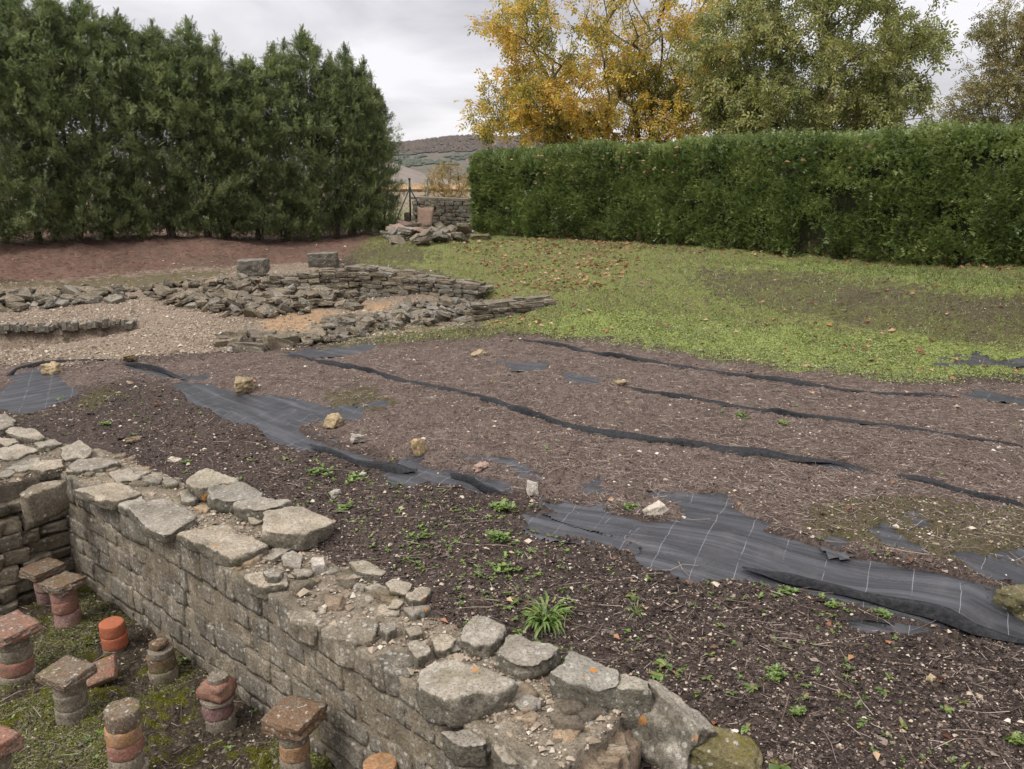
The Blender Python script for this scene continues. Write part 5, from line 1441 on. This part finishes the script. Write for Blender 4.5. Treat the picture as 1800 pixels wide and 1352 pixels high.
def skeleton(base, trunk_top, targets, seed, start_r, tipr=.006, jit=.06, bias=.55, forks=1):
    """branches grown towards a cloud of crown points"""
    rs_ = np.random.RandomState(seed)
    nodes = [np.array(base, float)]; par = [-1]; plen = [0.0]
    k = 7
    for i in range(1, k + 1):
        q = np.array(base) + (np.array(trunk_top) - np.array(base)) * i / k + np.append(rs_.normal(0, .05, 2), 0)
        nodes.append(q); par.append(i - 1); plen.append(plen[-1] + np.linalg.norm(q - nodes[i - 1]))
    order = np.argsort(np.linalg.norm(targets - np.array(trunk_top), axis=1) + rs_.uniform(0, .8, len(targets)))
    tips = []
    for ti in order:
        tg = targets[ti]; N = np.array(nodes); dv = tg - N
        dist = np.linalg.norm(dv, axis=1)
        cost = dist + bias * np.array(plen) * .5 + np.maximum(0, -dv[:, 2]) * .6 + (np.arange(len(N)) < k - 2) * 2.0
        j = int(np.argmin(cost)); d0 = dist[j]; m = max(1, int(d0 / .38)); prev = j
        for i in range(1, m + 1):
            f = i / m
            q = N[j] + dv[j] * f + np.array([0, 0, .10 * d0 * math.sin(f * math.pi)]) + rs_.normal(0, jit, 3) * (f < 1) * min(1, d0)
            nodes.append(q); par.append(prev); plen.append(plen[prev] + d0 / m); prev = len(nodes) - 1
        tips.append(prev)
    N = np.array(nodes); par = np.array(par)
    w = np.zeros(len(N)); w[tips] = 1
    for i in range(len(N) - 1, 0, -1): w[par[i]] += w[i]
    r = tipr * np.maximum(w, 1) ** .5
    r = r * (start_r / max(r[0], 1e-6)) ** np.clip((np.log(np.maximum(w, 1)) / math.log(max(w[0], 2))), 0, 1)
    return N, par, r, tips
def leafy_tree(name, label, base, trunk_tops, blobs, ntarget, nleaf, lsize, mat, seed, start_r=.16, sparse_top=0.0, cat='tree', group=None, clus=.34, bark='bark_moss'):
    rs_ = np.random.RandomState(seed)
    base = np.array(base, float)
    t = thing(name, label, cat, tuple(base), group)
    T = []
    tot = sum(b_[3] for b_ in blobs)
    for (c, rad, shell, wgt) in blobs:
        m = int(ntarget * wgt / tot)
        d = norm(rs_.normal(size=(m, 3))); r_ = rs_.uniform(shell, 1, (m, 1)) ** .5
        T.append(np.array(c) + d * r_ * np.array(rad))
    T = np.concatenate(T); T = T[T[:, 2] > .55]
    Vb, Fb, off = [], [], 0; tips = []
    sets = [[] for _ in trunk_tops]
    for p in T:
        sets[int(np.argmin([np.linalg.norm(p - np.array(tt)) for tt in trunk_tops]))].append(p)
    seg0, seg1 = [], []
    for tt, S_ in zip(trunk_tops, sets):
        if not S_: continue
        N, par, r, tp = skeleton((tt[0] * .55, tt[1] * .55, -.1), tt, np.array(S_), seed + 1, start_r)
        i = np.arange(1, len(N))
        V, Fa = tubes(N[par[i]], N[i], r[par[i]] * .98 if False else np.maximum(r[i], np.minimum(r[par[i]], r[i] * 1.5)), r[i], 6)
        Vb.append(V); Fb.append(Fa + off); off += len(V); tips.append(N[tp]); seg0.append(N[par[i]][r[i] < .02]); seg1.append(N[i][r[i] < .02])
    tips = np.concatenate(tips); s0 = np.concatenate(seg0); s1 = np.concatenate(seg1)
    # fine twigs around the tips
    m = int(len(tips) * 3)
    k = rs_.randint(len(tips), size=m); d = norm(rs_.normal(size=(m, 3)) + norm(tips[k] - np.array([0, 0, tips[:, 2].mean() * .7])) * .8)
    e = tips[k] + d * rs_.uniform(.2, clus * 1.7, (m, 1))
    V, Fa = tubes(tips[k], e, np.full(m, .006), np.full(m, .003), 3)
    Vb.append(V); Fb.append(Fa + off)
    link('trunk', mesh_np('trunk', np.concatenate(Vb), np.concatenate(Fb), M[bark], True), t)
    # leaves along twigs and thin branches
    a = rs_.rand(nleaf, 1)
    kk = rs_.randint(m, size=nleaf); pos = tips[k[kk]] * (1 - a) + e[kk] * a
    ns = int(nleaf * .25); q = rs_.randint(len(s0), size=ns); pos[:ns] = s0[q] + (s1[q] - s0[q]) * a[:ns]
    pos = pos + rs_.normal(0, clus * .28, (nleaf, 3))
    if sparse_top:
        zt_ = np.percentile(pos[:, 2], 97); zb_ = np.percentile(pos[:, 2], 20)
        keep = rs_.rand(nleaf) > sparse_top * np.clip((pos[:, 2] - zb_) / (zt_ - zb_), 0, 1); pos = pos[keep]
    nl = len(pos)
    yd = rs_.normal(0, .55, (nl, 3)) + np.array([0, 0, -.55]); yd[:, :2] += pos[:, :2] * .08
    up = rs_.normal(0, 1, (nl, 3)); up[:, 2] += .4
    V, Fa = inst(CLV, CLF, pos, frames(yd, up), lsize * rs_.uniform(.6, 1.25, nl))
    link('crown', mesh_np('crown', V, Fa, M[mat]), t)
    return t
leafy_tree('walnut_tree', 'golden orange autumn tree above the left half of the hedge', (3.55, 30.0, .85),
           [(-.45, 0, 2.6), (.95, .5, 3.0)], [((-1.1, 0, 6.4), (3.5, 3.0, 3.0), .25, 1.0), ((1.3, .3, 7.2), (2.9, 2.8, 3.2), .25, .95), ((-2.6, -.5, 3.9), (2.6, 2.2, 1.5), .1, 1.0), ((1.6, 0, 3.7), (2.7, 2.0, 1.6), .1, .8), ((-3.4, 0, 6.6), (1.2, 1.6, 1.3), .1, .3), ((0, 0, 4.6), (4.0, 2.6, 2.4), .1, .9), ((2.6, 0, 5.4), (1.9, 1.8, 1.6), .1, .4)],
           900, 14500, .28, 'gold', 101, .19, .45)
leafy_tree('walnut_tree', 'large olive green tree behind the middle of the hedge', (8.9, 25.5, .95),
           [(0, 0, 2.3)], [((0, 0, 5.2), (3.25, 2.9, 3.5), .3, 1.3), ((-1.6, -.4, 3.3), (1.9, 1.8, 1.5), .1, .5), ((1.5, -.2, 3.4), (1.8, 1.8, 1.6), .1, .5), ((0.4, 0, 7.4), (2.4, 2.3, 1.6), .1, .4), ((-2.2, 0, 5.2), (1.7, 1.6, 1.8), .1, .45), ((1.2, 0, 5.0), (2.2, 1.8, 2.0), .1, .4)],
           850, 15500, .27, 'olive', 103, .2, .1)
leafy_tree('ash_tree', 'bronze green fine leaved tree cut by the right picture edge', (18.0, 28.5, .9),
           [(.2, 0, 2.2)], [((.5, 0, 5.6), (3.5, 3.0, 3.4), .3, 1.1), ((-1.9, 0, 3.9), (2.0, 1.7, 1.6), .1, .55), ((-1.5, 0, 6.0), (1.4, 1.4, 1.1), .1, .35)],
           560, 9500, .21, 'bronze', 105, .19, .1)
leafy_tree('bare_shrub', 'thin reddish nearly bare shrub between the two right hand trees', (14.9, 30.5, .9), [(0, 0, 1.5)], [((0, 0, 2.7), (.9, .8, 1.1), .1, 1.0)], 90, 60, .15, 'bronze', 107, .05, 0, 'shrub', bark='hedge_dry')
leafy_tree('yellow_bush', 'yellow leaved bush beyond the garden wall in the gap', (-3.15, 41.0, .45), [(-.2, 0, .5), (.3, 0, .5)], [((0, 0, 1.6), (1.3, 1.0, 1.25), .2, 1.0), ((.3, 0, .8), (1.3, .9, .6), .1, .5)], 170, 1700, .19, 'bush', 109, .05, .1, 'bush', clus=.22, bark='bark')

# ------------------------------------------------------------------ scattered ground cover (masses nobody could count)
gsel = np.maximum(zone['thatch'], 0)
soilm = (1 - np.maximum.reduce([zone['thatch'], zone['grass'], zone['gravel'], zone['red'], zone['room'], fab > 0]))
soilm = soilm * (GY < 16)
inwall = np.zeros(len(GX))
_s, _d = wall_sd(GX, GY)
inwall = ((_d > -.02) & (_d < WTH) & (_s > -.6) & (_s < WL)) | ((_s < 0.05) & (_s > -1.2) & (_d < .4) & (_d > -2.3))
notwall = (~inwall).astype(float)
QV = np.array([[-.5, -.5, 0], [.5, -.42, .06], [.42, .5, 0], [-.45, .4, .08]]); QF = np.array([[0, 1, 2, 3]])
def flat_frames(n, tilt):
    z = norm(np.stack([RS.normal(0, tilt, n), RS.normal(0, tilt, n), np.ones(n)], -1)); a = RS.rand(n) * 6.283
    y = np.stack([np.cos(a), np.sin(a), np.zeros(n)], -1)
    return frames(y, z)
n = 110000
pos = sample((soilm + .10 * zone['thatch'] + .5 * zone['red']) * notwall * (.4 + .6 * (clump > -.2)), n); pos[:, 2] += .004
sz = np.exp(RS.normal(math.log(.0078), .55, n))
V, Fa = inst(QV, QF, pos, flat_frames(n, .55), np.stack([sz, sz * RS.uniform(.8, 1.9, n), sz], -1))
tag(link('bark_mulch', mesh_np('bark_mulch', V, Fa, M['chips'])), 'dark bark mulch over the soil behind the wall', 'mulch', kind='stuff')
SV = np.array([[-.5, 0, 0], [.5, 0, 0], [.5, .5, .06], [-.5, .5, .06], [.4, 1, 0], [-.4, 1, 0]]); SV = SV[[0, 1, 4, 5]]; SF = np.array([[0, 1, 2, 3]])
n = 60000
pos = sample((zone['thatch'] * (fab < .3) * (1 - .6 * zone['moss']) + .06 * soilm + .05 * zone['room'] + .6 * zone['dirt'] + .8 * zone['red']) * notwall * (.25 + .75 * (fbm(P2 * 1.7, 3, 91) > -.15)), n); pos[:, 2] += .006
M_ = flat_frames(n, .22)
V, Fa = inst(SV, SF, pos, M_, np.stack([RS.uniform(.0010, .0024, n) * (1 + .16 * pos[:, 1]), RS.uniform(.025, .08, n) * (1 + .07 * pos[:, 1]), RS.uniform(.05, .3, n)], -1))
tag(link('dry_grass_litter', mesh_np('dry_grass_litter', V, Fa, M['straw'])), 'dry brown stems and needles strewn over the bed', 'dry litter', kind='stuff')
n = 26000
pos = sample(zone['red'], n); pos[:, 2] += .012
V, Fa = inst(SV, SF, pos, flat_frames(n, .45), np.stack([RS.uniform(.004, .011, n), RS.uniform(.04, .13, n), RS.uniform(.05, .3, n)], -1))
tag(link('needle_litter', mesh_np('needle_litter', V, Fa, M['needles'])), 'reddish brown dead needles covering the bank under the conifers', 'dry litter', kind='stuff')
# longer loose twigs
n = 900
pos = sample((soilm + .5 * zone['thatch'] * (fab < .3) + .5 * zone['room']) * notwall * (GY < 12), n); pos[:, 2] += .012
a = RS.rand(n) * 6.283; L_ = RS.uniform(.12, .45, n); p0, p1 = [], []
cur = pos.copy()
for k in range(3):
    d = np.stack([np.cos(a), np.sin(a), RS.normal(.02, .12, n)], -1); nx = cur + d * (L_ / 3)[:, None]
    p0.append(cur); p1.append(nx); cur = nx; a = a + RS.normal(0, .35, n)
V, Fa = tubes(np.concatenate(p0), np.concatenate(p1), np.full(3 * n, .0024), np.full(3 * n, .0018), 4)
tag(link('loose_twigs', mesh_np('loose_twigs', V, Fa, M['straw'])), 'thin bent twigs lying on the soil', 'twigs', kind='stuff')
# pebbles
n = 14500
pos = sample((soilm * 1.0 + .6 * zone['thatch'] + .5 * zone['moss'] + .12 * zone['room'] + .4 * zone['dirt'] + .35 * zone['red']) * notwall, n); pos[:, 2] += .003
sz = np.exp(RS.normal(math.log(.0050), .55, n)) * (1 + .06 * pos[:, 1])
V, Fa = inst(gv, gf, pos, rotz(RS.rand(n) * 6.3), np.stack([sz, sz * RS.uniform(.6, 1, n), sz * RS.uniform(.4, .9, n)], -1))
tag(link('scattered_pebbles', mesh_np('scattered_pebbles', V, Fa, M['pebble'])), 'small pale pebbles strewn over soil and sheets', 'pebbles', kind='stuff')
n = 32000
pos = sample(zone['gravel'] * (1 - .8 * zone['moss']) * (.25 + .65 * (fbm(P2 * 1.1, 3, 93) > -.1)), n); pos[:, 2] += .004
sz = np.exp(RS.normal(math.log(.0145), .45, n))
V, Fa = inst(gv, gf, pos, rotz(RS.rand(n) * 6.3), np.stack([sz, sz * RS.uniform(.6, 1, n), sz * RS.uniform(.5, 1, n)], -1))
tag(link('gravel', mesh_np('gravel', V, Fa, M['grit'])), 'pale gravel around the ruins', 'gravel', kind='stuff')
# grass
n = 60000
gw = zone['grass'] * (1 - .6 * zone['dirt']) * (1 - .5 * zone['lime']) * (.3 + .7 * (fbm(P2 * 1.3, 3, 95) > -.25))
rim = (inpoly(GU, GV, [(1240,462),(1450,462),(1800,490),(2400,510),(2400,530),(1800,514),(1600,492),(1450,482)])).astype(float)
pos = sample(gw + 2.0 * rim, n)
BV = np.array([[-.5, 0, 0], [.5, 0, 0], [.35, .55, .08], [-.35, .55, .08], [0, 1, .3]]); BF3 = np.array([[0, 1, 2], [0, 2, 3], [3, 2, 4]])
yd = norm(np.stack([RS.normal(0, .5, n), RS.normal(0, .5, n), RS.uniform(.35, 1.2, n)], -1))
fr = frames(yd, RS.normal(0, 1, (n, 3)))
V, Fa = inst(BV, BF3, pos, fr, np.stack([RS.uniform(.004, .009, n) * (1 + .03 * pos[:, 1]), RS.uniform(.025, .075, n), RS.uniform(.03, .08, n)], -1))
tag(link('grass', mesh_np('grass', V, Fa, M['grass'])), 'short green grass on the bank', 'grass', kind='stuff')
# carpet of seedlings at the bank foot, thin scatter elsewhere
n = 42000
w_ = zone['lime'] * (.25 + .75 * (fbm(P2 * 2.0, 3, 97) > -.1)) + .25 * zone['grass'] * (1 - zone['dirt']) * (GV > 500) + .004 * zone['moss'] + .02 * zone['dirt']
pos = sample(w_, n)
V, Fa = inst(LFV * np.array([1.7, 1, 1]), LFF, pos + np.array([0, 0, .012]), flat_frames(n, .5), RS.uniform(.012, .032, n) * (.7 + .03 * pos[:, 1]))
tag(link('seedlings', mesh_np('seedlings', V, Fa, M['lime_leaf'])), 'pale green seedlings carpeting the foot of the bank', 'ground cover', kind='stuff')
# moss on the sunken floor
n = 34000
mossw = zone['room'] * notwall * (fbm(P2 * 1.6, 4, 99) > .08)
pos = sample(mossw, n)
V, Fa = inst(gv, gf, pos, rotz(RS.rand(n) * 6.3), np.stack([RS.uniform(.006, .018, n), RS.uniform(.006, .018, n), RS.uniform(.004, .011, n)], -1))
tag(link('moss', mesh_np('moss', V, Fa, M['moss'])), 'olive green moss over the sunken floor', 'moss', kind='stuff')
n = 5200
pos = sample(zone['room'] * notwall, n); sz = np.minimum(np.exp(RS.normal(math.log(.010), .6, n)), .028)
V, Fa = inst(gv, gf, pos, rotz(RS.rand(n) * 6.3), np.stack([sz, sz * RS.uniform(.6, 1, n), sz * RS.uniform(.4, .9, n)], -1))
tag(link('floor_rubble', mesh_np('floor_rubble', V, Fa, M['floor_crumb'])), 'crumbs of stone lying on the mossy floor', 'rubble', kind='stuff')
# fallen leaves
lfz = (inpoly(GU, GV, [(780,425),(1000,420),(1140,432),(1120,470),(1060,510),(960,520),(900,500),(830,470)]) * 1.0 + inpoly(GU, GV, [(840,412),(1100,418),(1400,440),(1800,470),(1800,480),(1300,452),(1000,428)]) * .8 + inpoly(GU, GV, [(830,490),(960,515),(900,560),(1050,580),(860,584),(840,540)]) * .35 + .05 * zone['grass'] + .002 * (soilm + zone['thatch']))
n = 3000
pos = sample(lfz, n); pos[:, 2] += .02
V, Fa = inst(LFV * np.array([1.3, 1, 1.5]), LFF, pos, flat_frames(n, .6), RS.uniform(.05, .12, n) * np.where(pos[:, 1] < 9, .55, 1))
tag(link('fallen_leaves', mesh_np('fallen_leaves', V, Fa, M['dead_leaf'])), 'brown fallen leaves on the bank', 'fallen leaves', kind='stuff')
# leaves caught in the hedge
n = 70
s = HL * .75 * RS.rand(n) ** 1.5; z = HTOP - np.abs(RS.normal(0, .45, n)); V, Fa = inst(LFV * np.array([1.2, 1, 1]), LFF, hp(s, RS.uniform(-.16, -.02, n), z), flat_frames(n, 1.5), RS.uniform(.07, .13, n))
tag(link('caught_leaves', mesh_np('caught_leaves', V, Fa, M['dead_leaf'])), 'dead leaves caught in the hedge face', 'fallen leaves', kind='stuff')

# ------------------------------------------------------------------ single weeds
def rosette(n, L, Wd, lift, seed, curl=.35, stems=1, spread=.0):
    rs_ = np.random.RandomState(seed); Vs, Fs, off = [], [], 0
    for c in range(stems):
        c0 = np.array([rs_.normal(0, spread), rs_.normal(0, spread), 0])
        for k in range(n):
            a = k * 2.4 + rs_.uniform(-.4, .4); l = L * rs_.uniform(.55, 1.15); up = lift * rs_.uniform(.4, 1.4)
            t = np.linspace(0, 1, 5); wv = Wd * l / L * np.array([.25, .75, 1, .7, .05])
            r = l * (t * (1 - .25 * t)); zz = l * up * t - l * curl * t * t + .004
            d = np.array([math.cos(a), math.sin(a)]); nn = np.array([-d[1], d[0]])
            cen = np.stack([d[0] * r, d[1] * r, zz], -1) + c0
            A_ = cen + np.append(nn, .35)[None] * wv[:, None] / 2; B_ = cen + np.append(-nn, .35)[None] * wv[:, None] / 2
            V = np.concatenate([A_, cen, B_]); Vs.append(V)
            i = np.arange(4)
            Fs.append(np.concatenate([np.stack([i, i + 1, i + 6, i + 5], -1), np.stack([i + 5, i + 6, i + 11, i + 10], -1)]) + off); off += 15
    return np.concatenate(Vs), np.concatenate(Fs)
ROS = [mesh_np('rosette', *rosette(11, .075, .032, .35, i), M['weed'], True) for i in range(3)]
BUSHY = [mesh_np('seedling_patch', *rosette(7, .036, .02, .7, 20 + i, .3, 15, .032), M['weed'], True) for i in range(4)]
GRASSY = [mesh_np('grassy_clump', *rosette(16, .10, .006, 1.3, 30 + i, .8, 1, 0), M['weed'], True) for i in range(2)]
BIG = mesh_np('big_clump', *rosette(40, .22, .018, .85, 44, .75, 5, .085), M['weed'], True)
WEEDS = [
 ('largest leafy grass clump behind the cap stones', 965, 1100, BIG, 1.0), ('bright green rosette left of the largest clump', 908, 1056, ROS[0], 1.1),
 ('single rosette on bare soil below the ragged left end of the broadest sheet', 1114, 1050, ROS[1], 1.0), ('wispy grass tuft right of the largest clump', 1120, 1082, GRASSY[0], 1.1),
 ('broad leaved rosette nearest the orange lichened stone', 1153, 1190, ROS[2], 1.1), ('pair-leaved rosette just above the one by the orange lichened stone', 1170, 1168, ROS[0], 1.1),
 ('light rosette in the dark soil right of the leaning slab', 1320, 1211, ROS[1], .95), ('loose weed patch in the middle of the lower right soil', 1365, 1185, BUSHY[0], 1.15),
 ('weed patch just under the start of the sheet edge', 1385, 1038, BUSHY[1], .9), ('weed patch leaning against the sheet edge, second along', 1425, 1050, BUSHY[2], 1.0),
 ('weed patch third along the front edge of the broadest sheet', 1465, 1066, BUSHY[3], .9), ('weed patch fourth along the sheet edge', 1555, 1085, BUSHY[0], .8),
 ('bright weed below the fold by the small oval stone', 618, 842, BUSHY[1], 1.3), ('seedling patch left of the bright weed', 560, 830, BUSHY[2], 1.4),
 ('tall loose weed patch left of the dark tongue of sheet', 885, 895, BUSHY[3], 1.5), ('weed patch below the dark tongue', 880, 950, BUSHY[0], 1.5),
 ('weed patch between the dark tongue and the largest clump', 880, 1000, BUSHY[1], 1.4), ('weed patch halfway between cap stones and torn strip', 745, 945, BUSHY[2], 1.1),
 ('small weed behind the biggest far cap stone', 610, 895, BUSHY[3], 1.1), ('moss cushion like weed behind the left cap stones', 325, 815, BUSHY[0], .8),
 ('green fern like weed at the foot of the wall', 345, 1160, BUSHY[1], 1.7), ('weed in the hollow past the broken wall end', 1085, 1310, BUSHY[2], 1.1),
 ('broad weed at the lower edge beside the leaning slab', 1170, 1345, ROS[0], 1.4), ('large weed at bottom edge right of the mossy stone', 1375, 1352, ROS[1], 1.6),
 ('weed at the lower right picture edge', 1785, 1305, BUSHY[3], 1.3), ('small weed upper of the two near the right edge soil', 1690, 1235, ROS[2], .8),
 ('small weed lower of the two near the right edge soil', 1660, 1248, ROS[0], .8), ('weed left of the pebble twin', 1555, 1216, ROS[1], .85),
 ('small weed at the middle of the bottom soil', 1315, 1282, ROS[2], .75), ('small weed beside the fallen mossy stone', 1395, 1256, BUSHY[0], .8),
 ('weed beside the long pale stone', 1110, 893, BUSHY[1], 1.0), ('yellowish weed on the second fold', 1305, 732, BUSHY[2], 1.2),
 ('green weed under the second fold', 1375, 745, BUSHY[3], 1.1), ('weed at the left near the cross wall pillars', 25, 1040, BUSHY[0], 2.2),
 ('weed tuft at the left edge of the far left sheet', 120, 702, BUSHY[1], 1.3), ('bright yellow green tuft at the near rubble heap', 396, 608, BUSHY[2], 1.6),
 ('weed tuft on the soil left of the sheet with white lines', 185, 745, BUSHY[3], 1.0), ('weed above the thin black strand', 1440, 1020, BUSHY[0], .01),
]
for i, (lab, u, v, me, s) in enumerate(WEEDS):
    if s < .1: continue
    p = G(u, v)
    tag(link('weed', me, None, (p[0], p[1], p[2] + .003), (rs.uniform(-.1, .1), rs.uniform(-.1, .1), rs.rand() * 6.3), (s, s, s)), lab, 'weed')
# smaller weeds as one scatter
mw = soilm * notwall * ((fbm(P2 * 1.4, 3, 111) > .05) + 2.2 * inpoly(GU, GV, [(480,790),(700,850),(960,900),(960,1040),(860,1060),(640,960)])) + .03 * zone['thatch'] + .12 * zone['room'] * notwall
n = 800
pos = sample(mw, n)
Vp, Fp = rosette(7, .05, .022, .6, 71)
Fp3 = Fp
V, Fa = inst(Vp, Fp3, pos, rotz(RS.rand(n) * 6.3), RS.uniform(.35, 1.0, n))
tag(link('small_weeds', mesh_np('small_weeds', V, Fa, M['weed'], True)), 'tiny weeds dotted over the dark soil', 'weeds', kind='stuff')


# ------------------------------------------------------------------ the air between here and the hills
def haze():
    x0, x1, y0, y1, z0, z1 = -2500, 2500, -60, 3300, -9, 120
    V = np.array([(x, y, z) for x in (x0, x1) for y in (y0, y1) for z in (z0, z1)], float)
    q = np.array([[0, 1, 3, 2], [4, 6, 7, 5], [0, 4, 5, 1], [2, 3, 7, 6], [0, 2, 6, 4], [1, 5, 7, 3]])
    m = bpy.data.materials.new('haze'); m.use_nodes = True
    m.node_tree.nodes.clear()
    out = m.node_tree.nodes.new('ShaderNodeOutputMaterial')
    v = m.node_tree.nodes.new('ShaderNodeVolumePrincipled')
    v.inputs['Color'].default_value = (.86, .87, .92, 1)
    v.inputs['Density'].default_value = 0.00006
    m.node_tree.links.new(v.outputs[0], out.inputs['Volume'])
    o = link('haze', mesh_np('haze', V, q, m))
    tag(o, kind='stuff')
haze()
